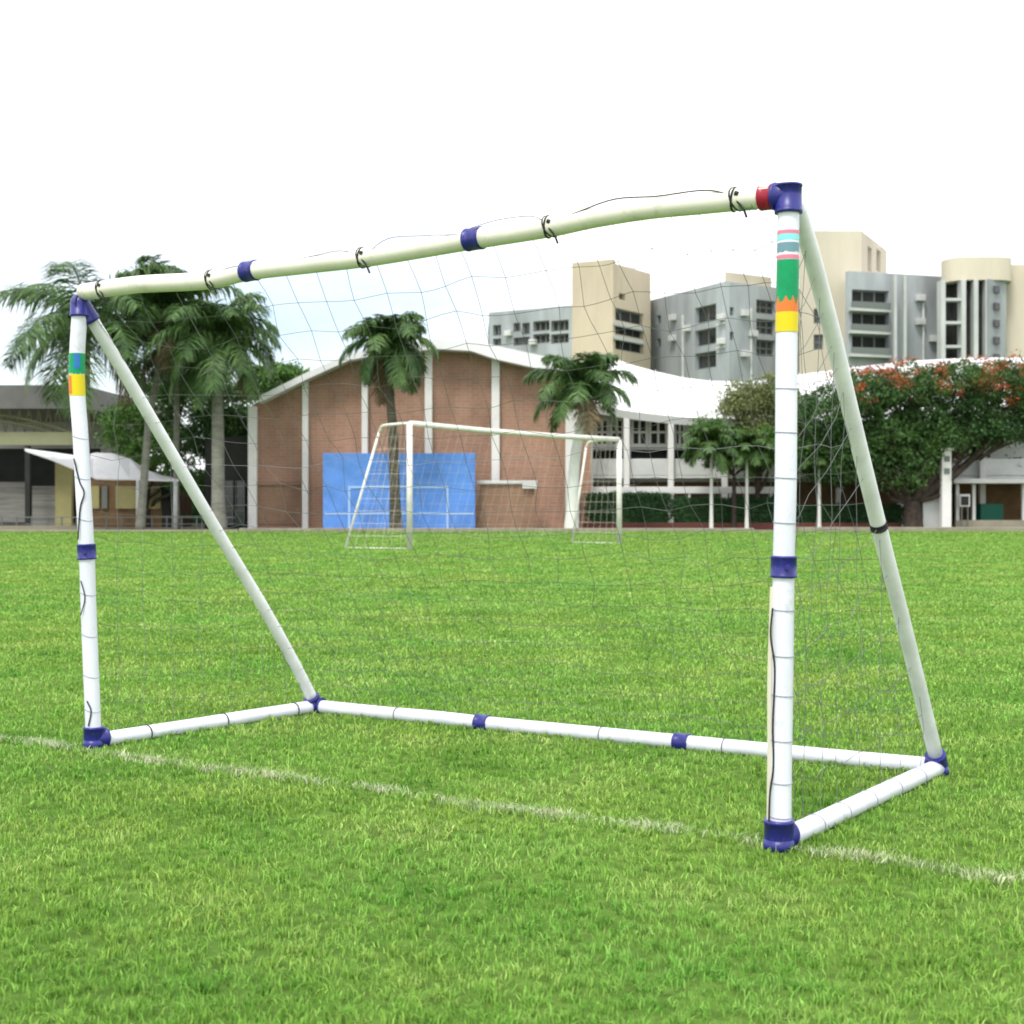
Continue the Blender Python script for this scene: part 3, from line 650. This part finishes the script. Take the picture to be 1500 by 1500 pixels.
palm('palm with whitewashed trunk at the right end of the gymnasium', 836, 0, 42.95, 566, 1.95, 24, 26, lean=(.38,0), trunk_r=.17, bark='palm_white', dry=1, up=1.25, droop=1.1)
# small palms near the hall
palm('young palm with bright green fronds left of the olive tree', 1042, 0, 44.8, 650, 1.15, 26, 27, trunk_r=.055, up=1.2, group='young palms before the hall', bark='palm_white', shaft=.3, dry=0)
palm('young palm close to the left side of the near goal post', 1094, 0, 44.8, 658, 1.1, 26, 28, trunk_r=.055, up=1.2, group='young palms before the hall', bark='palm_white', shaft=.3, dry=0)
palm('young palm just right of the near goal post, half in tree shade', 1200, 0, 45.0, 664, .9, 18, 29, trunk_r=.055, up=1.2, group='young palms before the hall', bark='palm_white', shaft=.3, dry=0)
def bl(px, py, Y, rx, ry, rz): p = P(px, py, Y); return (p.x, p.y, p.z, rx, ry, rz)
# dark trees and shrubs behind left palms
tree('broadleaf_tree', 'dark green tree filling the gap behind the left palm trunks', 'tree', (XW(215,49),49,0), [bl(262,655,48.2,.8,.6,.7), bl(270,700,48.2,.7,.5,.5), bl(190,625,49,.9,.8,.9), bl(235,600,49,1.0,.9,1.1), bl(280,560,49,1.1,.9,1.2), bl(225,660,48.6,.9,.6,.6)], 'leaf_mid', 22000, .07, .14, seed=41, clump=.3)
tree('broadleaf_tree', 'dense dark tree between the palms and the gymnasium corner', 'tree', (XW(335,48.4),48.4,0), [bl(325,600,48.4,.9,.7,1.1), bl(350,635,48,.7,.6,.8), bl(300,640,48,.8,.6,.7)], 'leaf_dark', 12000, .075, .12, seed=42, clump=.3)
tree('broadleaf_tree', 'small bright green treetop peeking over the left roof slope of the gymnasium', 'tree', (XW(400,75),75,0), [bl(395,560,75,1.6,1.2,1.0), bl(418,555,75,1.3,1.0,.7)], 'leaf_mid', 7000, .12, .15, seed=43)
# olive feathery tree
tree('feathery_tree', 'pale olive feathery tree left of the near goal post', 'tree', (XW(1110,46),46,0), [bl(1085,590,46,.75,.7,.65), bl(1125,580,46,.8,.7,.7), bl(1155,600,46,.8,.7,.7), bl(1105,630,46,.7,.6,.5), bl(1150,640,46,.7,.6,.5)], 'leaf_olive', 24000, .055, .09, seed=44, clump=.26, shell=.2)
tree('small_round_tree', 'small rounded mid green tree behind the two young palms', 'tree', (XW(1075,45.2),45.2,0), [bl(1040,640,45.2,.62,.5,.62), bl(1082,655,45.2,.7,.5,.55), bl(1124,655,45.2,.6,.5,.6), bl(1055,668,45.2,.6,.4,.4)], 'leaf_mid', 22000, .05, .07, fork=.8, seed=48, clump=.16)
# flame tree
fblobs = [bl(1210,605,44.6,1.0,1.2,.75), bl(1265,580,44.8,1.2,1.6,.75), bl(1330,570,45,1.3,1.7,.75), bl(1400,562,45,1.3,1.7,.62), bl(1470,560,45,1.3,1.6,.62), bl(1540,565,45,1.2,1.5,.6),
          bl(1235,650,44.8,1.0,1.1,.55), bl(1300,635,44.8,1.2,1.3,.75), bl(1360,620,45,1.1,1.2,.65), bl(1430,600,45,1.1,1.2,.55), bl(1500,602,45,1.1,1.2,.5), bl(1195,660,45,.7,.8,.5), bl(1300,675,45.4,.8,.8,.4), bl(1260,672,44.4,1.0,.8,.6), bl(1345,668,44.3,.75,.6,.5), bl(1390,640,44.4,.9,.8,.5), bl(1445,628,44.5,1.0,.8,.45), bl(1500,632,44.6,.9,.8,.4), bl(1320,700,44.3,.7,.5,.35), bl(1225,690,44.8,.7,.7,.4)]
def blossoms(t):
    top = [(b[0],b[1]-.1,b[2]+.22,b[3],b[4],b[5]*.95) for b in fblobs[1:6]]+[(fblobs[4][0],fblobs[4][1]-.4,fblobs[4][2]-.1,1.4,1.2,.6)]+[(fblobs[5][0],fblobs[5][1]-.4,fblobs[5][2]-.1,1.4,1.2,.6)]
    leaf_cloud('blossoms', M['blossom'], t, top, 7500, .05, 77, shell=.85, clump=.2, nclump=170)
tree('flame_tree', 'wide spreading dark green tree with orange red blossoms on top at the right', 'tree', (XW(1338,44.8),44.8,0), fblobs, 'leaf_dark', 74000, .062, .27, fork=.55, seed=45, clump=.28, extra=blossoms, shell=.35)
tree('broadleaf_tree', 'dark tree trunk and foliage in the shade left of the flame tree', 'tree', (XW(1232,46.2),46.2,0), [bl(1215,680,46.2,.8,.7,.5), bl(1255,675,46.2,.8,.7,.55)], 'leaf_dark', 8000, .07, .12, fork=.6, seed=46)
tree('broadleaf_tree', 'small leafy branches hanging before the peach building at the right', 'tree', (XW(1455,49),49,0), [bl(1425,652,47.6,.55,.5,.25), bl(1450,640,47.6,.6,.5,.3), bl(1490,690,47.6,.4,.4,.35)], 'leaf_dark', 3500, .06, .08, fork=.8, seed=47, clump=.18)
# hedges
def hedge(label, px0, px1, py0, py1, Y, depth, n, seed, m='hedge'):
    x0, x1, z0, z1 = XW(px0,Y), XW(px1,Y), ZW(py1,Y), ZW(py0,Y); h = thing('hedge', label, 'hedge', ((x0+x1)/2,Y,z0), 'clipped hedges')
    MB().box(x0+.15, x1-.15, Y+.22, Y+depth-.1, 0, z1-.2).build('inner_branches', M['hedge'], h)
    nb = int((x1-x0)/.16); bs = []
    r = random.Random(seed)
    for i in range(nb):
        for zz in np.arange(z0+.12, z1-.08, .17): bs.append((x0+(i+.5)*.16, Y+.14+r.uniform(0,.08), zz+r.uniform(-.04,.06), .15, .13, .14))
        for yy in (.35,.6): bs.append((x0+(i+.5)*.16, Y+yy*depth, z1-.12+r.uniform(-.04,.05), .15, .16, .12))
    leaf_cloud('foliage', M[m], h, bs, n, .035, seed, shell=.3, clump=.08, nclump=n//14)
hedge('dark green clipped hedge from the white palm trunk to the second column', 860, 985, 722, 764, 45.55, .8, 16000, 61)
hedge('darker hedge running right behind the young palms', 986, 1160, 728, 766, 45.6, .8, 16000, 62)
hedge('dark shaded hedge right of the near goal post under the flame tree', 1165, 1330, 738, 768, 45.6, .8, 12000, 63)

hedge('rough green hedge closing the gap behind the left palm trunks', 128, 345, 688, 772, 52.5, .9, 30000, 64)
# ------------------------------------------------------------ right: gate pillar, kiosk, peach building
gp = thing('gate_pillar', 'narrow white pillar with dark lamp on top, right of the flame tree trunk', 'pillar', (XW(1387,44.3),44.3,0))
MB().box(XW(1380,44.3), XW(1394,44.3), 44.3, 44.6, 0, ZW(660,44.3)).build('shaft', M['white_paint'], gp, bevel=.02)
MB().box(XW(1378,44.3), XW(1396,44.3), 44.25, 44.65, ZW(660,44.3)+.002, ZW(656,44.3)).build('cap', M['white_paint'], gp, bevel=.01)
shade(MB().tube([P(1387,656,44.45), P(1387,652,44.45), P(1387,645,44.45), P(1387,641,44.45)], [.04,.11,.12,.03], 12).build('lamp', M['cord'], gp))
for py in (672,690): MB().box(XW(1383,44.3), XW(1391,44.3), 44.27, 44.3, ZW(py+4,44.3), ZW(py-4,44.3)).build('vent_block', M['rail'], gp)
lw = tag(MB().box(XW(1352,44.8), XW(1379,44.8), 44.8, 45.05, 0, ZW(703,44.8)).box(XW(1350,44.8), XW(1379,44.8), 44.75, 45.1, ZW(703,44.8)+.002, ZW(698,44.8)).build('low_wall', M['pale_wall'], bevel=.015), 'pale grey wall section with coping left of the white pillar', 'wall')
ks = thing('kiosk', 'low open sided kiosk with flat white roof at the right edge', 'kiosk', (XW(1460,45.5),45.5,0))
MB().box(XW(1397,45), 24, 45.0, 49, ZW(708,45), ZW(701,45)).build('roof', M['white_dull'], ks, bevel=.02)
MB().box(XW(1405,47), 24, 47.4, 47.6, 0, ZW(705,47.4)).build('back_wall', M['brown_w'], ks)
for px in (1403,1427,1500,1560): MB().box(XW(px-2.2,45.3), XW(px+2.2,45.3), 45.3, 45.42, 0, ZW(709,45.3)).build('post', M['white_dull'], ks)
MB().box(XW(1400,45.1), 24, 45.1, 45.28, 0, ZW(762,45.1)).build('base_wall', M['kerb'], ks)
ct = MB().box(XW(1436,46), XW(1470,46), 46, 46.6, 0, ZW(738,46)).build('green_bin', M['green_box'], bevel=.03); tag(ct, 'green painted storage bin under the kiosk roof', 'bin')
nb_ = thing('notice_board', 'small dark framed notice board under the left end of the kiosk roof', 'notice board', (XW(1413,45.2),45.2,0))
MB().box(XW(1406,45.0), XW(1421,45.0), 45.0, 45.05, ZW(742,45), ZW(724,45)).build('frame', M['white_dull'], nb_)
MB().box(XW(1408,44.98), XW(1419,44.98), 44.98, 45.0, ZW(740,45), ZW(727,45)).build('panel', M['dark_in'], nb_)
for px in (1409,1418): MB().box(XW(px-.7,45), XW(px+.7,45), 45.005, 45.045, 0, ZW(742,45)).build('leg', M['rail'], nb_)
pb = thing('peach_building', 'peach coloured building behind the kiosk at the right edge', 'building', (XW(1450,53),53,0))
PA, PB = (XW(1395,53),53), (XW(1580,53),53); ops = [win(pb, PA, PB, 1476, 1490, 685, 700, 1, 1, 'white_dull'), win(pb, PA, PB, 1400, 1410, 660, 676, 1, 1, 'white_dull')]
mb = MB(); wall_open(mb, PA, PB, 0, ZW(640,53), ops); mb.box(PA[0]+.1, PB[0], 53.5, 60, 0, ZW(642,53)); mb.build('wall', M['pink_wall'], pb)
MB().box(PA[0]-.15, PB[0], 52.7, 60.5, ZW(640,53)+.003, ZW(634,53)).build('roof', M['white_dull'], pb)
MB().box(XW(1491,53), XW(1498,53), 52.85, 52.995, 0, ZW(640,53)).build('pilaster', M['white_paint'], pb)

# pale low building behind the tree trunks
sb = thing('store_room', 'low pale store building seen between trunks under the flame tree', 'building', (XW(1250,55),55,0))
SA, SB = (XW(1160,55),55), (XW(1375,55),55); ops = [win(sb, SA, SB, a, a+14, 712, 728, 2, 1, 'white_paint') for a in (1172,1205,1238,1271,1304,1337)]
mb = MB(); wall_open(mb, SA, SB, 0, ZW(698,55), ops); mb.box(SA[0]+.1, SB[0]-.1, 55.5, 60, 0, ZW(699,55)); mb.build('wall', M['pale_wall'], sb)
MB().box(SA[0]-.2, SB[0]+.2, 54.6, 60.5, ZW(698,55)+.003, ZW(694,55)).build('roof', M['white_dull'], sb)

# ------------------------------------------------------------ left: pavilion and canopy
pv = thing('pavilion', 'grey roofed open pavilion with olive beam at the left edge', 'pavilion', (XW(40,50),50,0))
MB().extrude_y([(XW(-160,50),ZW(566,50)),(XW(128,50),ZW(566,50)),(XW(132,50),ZW(600,50)),(XW(-160,50),ZW(600,50))], 49.4, 62).build('roof', M['roof_grey'], pv)
MB().box(XW(-160,50), XW(130,50), 49.9, 50.1, ZW(652,50), ZW(633,50)).build('beam', M['olive'], pv)
mb = MB()
for off in (0, 9):
    ps = [P(x, 603+off+ (x+60)**2/190.*.22, 50.3) for x in range(-60, 131, 12)]; mb.tube(ps, .05, 6)
for x in range(-55, 130, 14): mb.tube([P(x, 600, 50.3), P(x+7, 634, 50.3), P(x+14, 600, 50.3)], .03, 5)
mb.build('roof_truss', M['olive'], pv)
MB().box(XW(-160,51), XW(133,51), 58.0, 58.3, 0, ZW(604,58)).build('back_wall', M['pale_wall'], pv)
for px in (-70, 41, 128): MB().box(XW(px-3.5,50), XW(px+3.5,50), 49.92, 50.08, 0, ZW(653,50)).build('post', M['dark_in'], pv)
sh_ = MB().box(XW(-120,51), XW(37,51), 51, 51.12, ZW(765,51), ZW(706,51)); sh_.build('shutter', M['shutter'], pv)
MB().box(XW(47,51), XW(82,51), 51, 51.12, ZW(770,51), ZW(712,51)).build('shutter', M['shutter'], pv)
MB().box(XW(82,51), XW(106,51), 50.9, 51.15, 0, ZW(672,51)).build('wall_panel', M['olive_y'], pv)
MB().box(XW(-120,51), XW(130,51), 52.4, 52.5, 0, ZW(655,51)).build('inner_wall', M['dark_in'], pv)
bwl = thing('boarded_shed', 'brown boarded shed with mustard panels under the white canopy', 'shed', (XW(190,49),49,0))
MB().box(XW(128,49), XW(262,49), 49, 51, 0, ZW(702,49)).build('wall', M['brown_w'], bwl)
for a, b, m in ((134,146,'olive_y'),(150,158,'rail'),(170,200,'olive_y'),(208,236,'olive_y')): MB().box(XW(a,49), XW(b,49), 48.93, 49, ZW(745,49), ZW(712,49)).build('panel', M[m], bwl)
MB().box(XW(238,49), XW(252,49), 48.9, 48.99, 0, ZW(712,49)).build('door', M['dark_in'], bwl)
fence_ = thing('post_fence', 'low dark fence running below the pavilion at the left field edge', 'fence', (XW(100,45),45,0))
for x in range(-20, 345, 22): MB().box(XW(x-.8,45), XW(x+.8,45), 45, 45.05, 0, ZW(756,45)).build('fence_post', M['rail'], fence_)
MB().box(XW(-20,45), XW(345,45), 44.97, 45.0, ZW(758.5,45), ZW(757,45)).box(XW(-20,45), XW(345,45), 44.97, 45.0, ZW(768,45), ZW(767,45)).build('fence_rail', M['rail'], fence_)
ft = thing('low_wall', 'low tan kerb wall along the left field edge before the pavilion', 'wall', (XW(60,44.4),44.4,0)); MB().box(XW(-150,44.4), XW(130,44.4), 44.4, 44.6, 0, ZW(770,44.4)).build('wall', M['path'], ft)
# white canopy: curved sheet swooping down at both ends
cn = thing('white_canopy', 'white curved canopy roof on slim posts in front of the boarded shed', 'canopy', (XW(170,46),46,0))
up_ = [(36,657),(75,662),(118,668),(140,663),(165,664),(190,672),(215,688),(240,697),(262,701)]
dn_ = [(37,659),(75,672),(118,690),(140,700),(165,701),(190,701),(215,702),(240,703),(262,703)]
vs = []; 
for (a,b),(c,d) in zip(up_, dn_):
    p, q = P(a,b,47.6), P(c,d,46.0); vs += [p, q, q-Vector((0,0,.05)), p-Vector((0,0,.05))]
k = len(up_); fs = [(i*4+j, i*4+(j+1)%4, (i+1)*4+(j+1)%4, (i+1)*4+j) for i in range(k-1) for j in range(4)]+[(0,1,2,3), tuple((k-1)*4+j for j in (3,2,1,0))]
MB().add(vs, fs).build('roof_sheet', M['canopy'], cn)
for px, r_ in ((130,.04),(202,.06),(257,.07)): shade(MB().tube([P(px,703,46.05)-Vector((0,0,ZW(703,46.05))), P(px,703,46.05)], r_, 10).build('post', M['white_dull'], cn))

# ------------------------------------------------------------ apartment blocks behind
def face(parent, A, B, ytop_px_at_A, ops_px, wall, name='wall', z0=0, th=.5, ztop=None):
    zt = ztop if ztop is not None else ZW(ytop_px_at_A, A[1]); ops = []
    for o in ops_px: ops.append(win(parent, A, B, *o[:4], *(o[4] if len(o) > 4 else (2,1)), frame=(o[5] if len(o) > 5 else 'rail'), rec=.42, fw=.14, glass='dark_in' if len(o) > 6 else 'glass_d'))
    mb = MB(); wall_open(mb, A, B, z0, zt, ops, th); mb.build(name, M[wall], parent); return zt
def XY(px, Y): return (XW(px,Y), Y)
def core(parent, pts, z, m, nm='core', roofm='pale_wall', ins=.0):
    MB().prism(pts, 0, z-.6).build(nm, M[m], parent)
    cx_ = sum(p[0] for p in pts)/len(pts); cy_ = sum(p[1] for p in pts)/len(pts)
    MB().prism([(cx_+(x-cx_)*1.01, cy_+(y-cy_)*1.01) for x,y in pts], z-.58, z-.3).build('roof', M[roofm], parent)
# far-left grey wing
b1 = thing('apartment_block', 'low grey apartment wing far behind, left of the tan tower', 'building', (XW(775,146),146,0))
z = face(b1, XY(716,150), XY(842,144), 458, [(722,734,476,492),(752,762,473,486,(1,1)),(765,776,473,490,(1,1)),(781,805,470,485,(3,1),'rail',1),(807,833,469,485,(3,1),'rail',1),(781,805,489,503,(3,1),'rail',1),(807,833,489,503,(3,1),'rail',1),(722,734,496,506),(752,776,494,506)], 'grey_wall')
core(b1, [XY(717,151.5),XY(842,145.5),XY(842,160),XY(715,165)], z, 'dark_in')
# tan tower
b2 = thing('apartment_tower', 'tan tower above the hall roof with one small square vent over its dark balconies', 'building', (XW(895,130),130,0))
zt = face(b2, XY(838,129), XY(898,127), 385, [], 'tan_wall')
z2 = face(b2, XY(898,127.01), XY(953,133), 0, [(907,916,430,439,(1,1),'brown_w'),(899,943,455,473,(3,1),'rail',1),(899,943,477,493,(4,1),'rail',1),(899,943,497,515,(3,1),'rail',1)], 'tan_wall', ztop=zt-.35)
core(b2, [XY(839,130.2),XY(898,128.2),XY(952,134),XY(950,146),XY(842,146)], zt, 'tan_wall')
for py in (476,496): MB().hexa(XY(899,126.3), XY(943,131), (.05,1), .9, ZW(py+3.2,128), ZW(py-2,128)).build('balcony_slab', M['pale_wall'], b2)
# middle grey block
b3 = thing('apartment_block', 'grey streaked apartment block between the tan tower and the near goal post', 'building', (XW(1060,128),128,0))
ztg = ZW(412,125)
face(b3, XY(953,137), XY(1062,125), 0, [(1018,1049,448,472,(2,1)),(1018,1049,482,506,(2,1)),(1018,1049,516,540,(2,1)),(962,968,462,474,(1,1)),(962,968,496,508,(1,1))], 'grey_wall', ztop=ztg)
face(b3, XY(1062,125.01), XY(1182,131), 0, [(1068,1075,450,462,(1,1)),(1108,1136,440,460,(3,2)),(1108,1136,468,490,(3,2)),(1108,1136,498,522,(3,2)),(1145,1175,440,460,(2,1)),(1145,1175,470,492,(2,1)),(1068,1075,486,498,(1,1))], 'grey_wall', ztop=ztg)
core(b3, [XY(955,138.5),XY(1062,126.5),XY(1181,132.4),XY(1180,150),XY(958,150)], ztg, 'grey_wall')
MB().hexa(XY(1012,131.4), XY(1062,124.6), (.1,1), .4, ZW(477,126), ZW(474,126)).hexa(XY(1012,131.4), XY(1062,124.6), (.1,1), .4, ZW(511,126), ZW(508,126)).build('band', M['white_dull'], b3)
MB().prism([XY(1062,125.4),XY(1072,125.8),XY(1130,128.6),XY(1130,136),XY(1066,134)], ztg-.28, ztg+.9).build('parapet', M['cream_wall'], b3)
# pale tower
b4 = thing('apartment_tower', 'tall pale cream tower right behind the goal strut, highest of the buildings', 'building', (XW(1230,126),126,0))
zc = face(b4, XY(1172,124), XY(1262,124), 338, [(1192,1206,452,474,(1,2)),(1192,1206,490,512,(1,2))], 'cream_wall')
face(b4, XY(1262,124.01), XY(1299,134), 0, [(1271,1277,362,398,(1,3)),(1284,1290,366,398,(1,3))], 'cream_wall', ztop=zc)
core(b4, [XY(1174,125.4),XY(1261.5,125.4),XY(1297,135.6),XY(1290,145),XY(1178,145)], zc, 'cream_wall')
# balcony block
b5 = thing('apartment_block', 'grey apartment block with deep dark balconies between the cream and round towers', 'building', (XW(1310,122),122,0))
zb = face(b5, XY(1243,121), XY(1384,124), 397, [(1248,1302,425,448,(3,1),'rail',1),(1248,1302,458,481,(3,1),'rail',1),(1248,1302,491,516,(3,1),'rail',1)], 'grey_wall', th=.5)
core(b5, [XY(1245,122.6),XY(1384,125.6),XY(1384,140),XY(1250,140)], zb, 'grey_wall')
for py in (452,485,519): MB().hexa(XY(1246,120), XY(1306,121.3), (0,1), .9, ZW(py+3.5,120.5), ZW(py-1,120.5)).build('balcony_slab', M['pale_wall'], b5)
for py in (446,479,513): MB().hexa(XY(1247,120), XY(1305,121.2), (0,1), .08, ZW(py+5,120.5), ZW(py-4,120.5)).build('balustrade', M['rail'], b5)
for px in (1312,1326): MB().hexa(XY(px-2,120.7), XY(px+2,120.75), (0,1), .6, 0, zb-.4).build('rib', M['pale_wall'], b5)
def acs(parent, A, B, spots):
    A2, B2 = Vector(A), Vector(B); d = (B2-A2).normalized(); n_ = Vector((-d.y,d.x)); n_ = n_ if n_.y > 0 else -n_
    for px, py in spots:
        u = U(A,B,px); p = A2+d*u-n_*.5; z_ = ZW(py, p.y); MB().hexa(tuple(p), tuple(p+d*.8), (n_.x,n_.y), .48, z_, z_+.55).build('air_conditioner', M['white_dull'], parent, bevel=.03)
acs(b3, XY(953,137), XY(1062,125), [(985,470),(985,500),(1006,486),(1056,470),(1056,505)]); acs(b3, XY(1062,125.01), XY(1182,131), [(1084,462),(1096,492),(1084,522),(1140,470)])
acs(b1, XY(716,150), XY(842,144), [(742,492),(778,505)]); acs(b5, XY(1243,121), XY(1384,124), [(1340,440),(1340,475),(1360,500)])
for par, A, B, px in ((b3,XY(953,137),XY(1062,125),1000),(b3,XY(1062,125.01),XY(1182,131),1100),(b5,XY(1243,121),XY(1384,124),1352),(b4,XY(1172,124),XY(1262,124),1240)):
    A2, B2 = Vector(A), Vector(B); d = (B2-A2).normalized(); p = A2+d*U(A,B,px); MB().tube([(p.x,p.y-.15,0),(p.x,p.y-.15,18)], .11, 8).build('drain_pipe', M['white_dull'], par)
for par, px, Y_, z_ in ((b3,1100,134,ztg+.5),(b5,1330,130,zb-.3),(b2,920,138,zt-.3)):
    shade(MB().tube([(XW(px,Y_),Y_,z_),(XW(px,Y_),Y_,z_+1.3)], .8, 14).build('water_tank', M['pale_wall'], par))
# round tower
b6 = thing('apartment_tower', 'round cornered cream and grey tower with vertical fins at the right edge', 'building', (XW(1430,118),118,0))
def arc(px, Y, r, a0, a1, n=14): c = XY(px, Y); return [(c[0]+r*math.copysign(abs(math.cos(a0+(a1-a0)*i/n))**.45, math.cos(a0+(a1-a0)*i/n)), c[1]+r*.8*math.sin(a0+(a1-a0)*i/n)) for i in range(n+1)]
R6 = 2.9; zt6 = ZW(374,118)
MB().prism(arc(1428,121,R6,math.pi,2*math.pi,18)+[XY(1478,135),XY(1380,135)], ZW(408,118), zt6).build('drum', M['cream_wall'], b6)
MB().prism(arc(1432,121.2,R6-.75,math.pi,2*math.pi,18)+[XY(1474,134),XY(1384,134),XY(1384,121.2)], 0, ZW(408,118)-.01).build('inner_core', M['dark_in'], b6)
for px in (1382,1412,1430,1447): MB().hexa(XY(px-3.2,118.6), XY(px+3.2,118.6), (0,1), 1.2, 0, ZW(408,118)-.02).build('fin', M['pale_wall'], b6)
MB().hexa(XY(1447,118.4), XY(1474,119.6), (0,1), 3, 0, ZW(407,118)-.02).build('side_wall', M['grey_wall'], b6)
for i, py in enumerate((418,443,468,493,518)):
    f = MB().hexa(XY(1457,118.5), XY(1465,118.9), (0,1), .4, ZW(py+10,118.5), ZW(py,118.5)).build('window', M['glass_d'], b6)
for py in (436,470,505): MB().hexa(XY(1384,118.7), XY(1410,118.7), (0,1), 1, ZW(py+4,118.5), ZW(py,118.5)).build('floor_slab', M['pale_wall'], b6)
b7 = thing('apartment_block', 'plain cream wall of a block cut by the right edge, beside the round tower', 'building', (XW(1500,121),121,0))
z7 = face(b7, XY(1474,121), XY(1640,119), 388, [(1530,1545,430,455),(1530,1545,480,505)], 'cream_wall'); core(b7, [XY(1475,122.6),XY(1640,120.6),XY(1640,140),XY(1480,140)], z7, 'cream_wall')

# ------------------------------------------------------------ light
SE, SR = math.radians(58), math.radians(205)       # sun high, behind and left of the camera
w = bpy.data.worlds.new('World'); S.world = w; w.use_nodes = True; nt = w.node_tree; n = nt.nodes; l = nt.links
sky = n.new('ShaderNodeTexSky'); sky.sky_type = 'NISHITA'; sky.sun_disc = False; sky.sun_elevation = SE; sky.sun_rotation = SR
sky.air_density = 1; sky.dust_density = 1.5; sky.ozone_density = 1
bg = n['Background']; bg.inputs['Strength'].default_value = .12
tc = n.new('ShaderNodeTexCoord'); mp = n.new('ShaderNodeMapping'); mp.inputs['Scale'].default_value = (1,1,2.6); mp.inputs['Location'].default_value = (.35,.2,.1)
nz = n.new('ShaderNodeTexNoise'); nz.inputs['Scale'].default_value = 2.6; nz.inputs['Detail'].default_value = 7; nz.inputs['Roughness'].default_value = .5
l.new(tc.outputs['Generated'], mp.inputs['Vector']); l.new(mp.outputs['Vector'], nz.inputs['Vector'])
# a thinner patch of cloud low in the sky to the left; everything else closed
sx = n.new('ShaderNodeSeparateXYZ'); l.new(tc.outputs['Generated'], sx.inputs[0])
vd = n.new('ShaderNodeVectorMath'); vd.operation = 'DISTANCE'; vd.inputs[1].default_value = (-.21,.195,.30)
vm = n.new('ShaderNodeVectorMath'); vm.operation = 'MULTIPLY'; vm.inputs[1].default_value = (1,.2,2.5); l.new(tc.outputs['Generated'], vm.inputs[0]); l.new(vm.outputs[0], vd.inputs[0])
mr = n.new('ShaderNodeMapRange'); mr.inputs['From Min'].default_value = .04; mr.inputs['From Max'].default_value = .30; mr.inputs['To Min'].default_value = .0; mr.inputs['To Max'].default_value = .62
l.new(vd.outputs['Value'], mr.inputs['Value'])
ad = n.new('ShaderNodeMath'); ad.operation = 'ADD'; l.new(nz.outputs['Fac'], ad.inputs[0]); l.new(mr.outputs[0], ad.inputs[1])
rp = n.new('ShaderNodeValToRGB'); rp.color_ramp.elements[0].position = .56; rp.color_ramp.elements[1].position = 1.02
rp.color_ramp.elements[0].color = (.12,.12,.12,1); rp.color_ramp.elements[1].color = (1,1,1,1)
l.new(ad.outputs[0], rp.inputs['Fac'])
mx = n.new('ShaderNodeMix'); mx.data_type = 'RGBA'; l.new(rp.outputs['Color'], mx.inputs['Factor']); l.new(sky.outputs[0], mx.inputs['A']); mx.inputs['B'].default_value = (7.6,7.7,7.9,1)
l.new(mx.outputs['Result'], bg.inputs['Color'])
sun = bpy.data.objects.new('sun', bpy.data.lights.new('sun', 'SUN')); COL.objects.link(sun)
sun.data.energy = 1.5; sun.data.angle = math.radians(14); sun.data.color = (1,.96,.9)
sdir = Vector((math.sin(SR)*math.cos(SE), math.cos(SR)*math.cos(SE), math.sin(SE)))
sun.rotation_euler = sdir.to_track_quat('Z','Y').to_euler()

cam = bpy.data.objects.new('camera', bpy.data.cameras.new('camera')); COL.objects.link(cam); S.camera = cam
cam.location = (0,0,CH); cam.rotation_euler = (math.pi/2,0,0)
cam.data.sensor_width = 36; cam.data.lens = F/1500*36; cam.data.shift_y = -(750-HY)/1500
cam.data.clip_start = .05; cam.data.clip_end = 3000
cam.data.dof.use_dof = True; cam.data.dof.focus_distance = 5.0; cam.data.dof.aperture_fstop = 6.3
S.view_settings.view_transform = 'Standard'; S.view_settings.look = 'None'; S.view_settings.gamma = 1; S.view_settings.exposure = .85
S.render.engine = 'CYCLES'; S.cycles.use_denoising = True; S.cycles.max_bounces = 6; S.cycles.diffuse_bounces = 3; S.cycles.transparent_max_bounces = 8
S.cycles.filter_width = 1.8
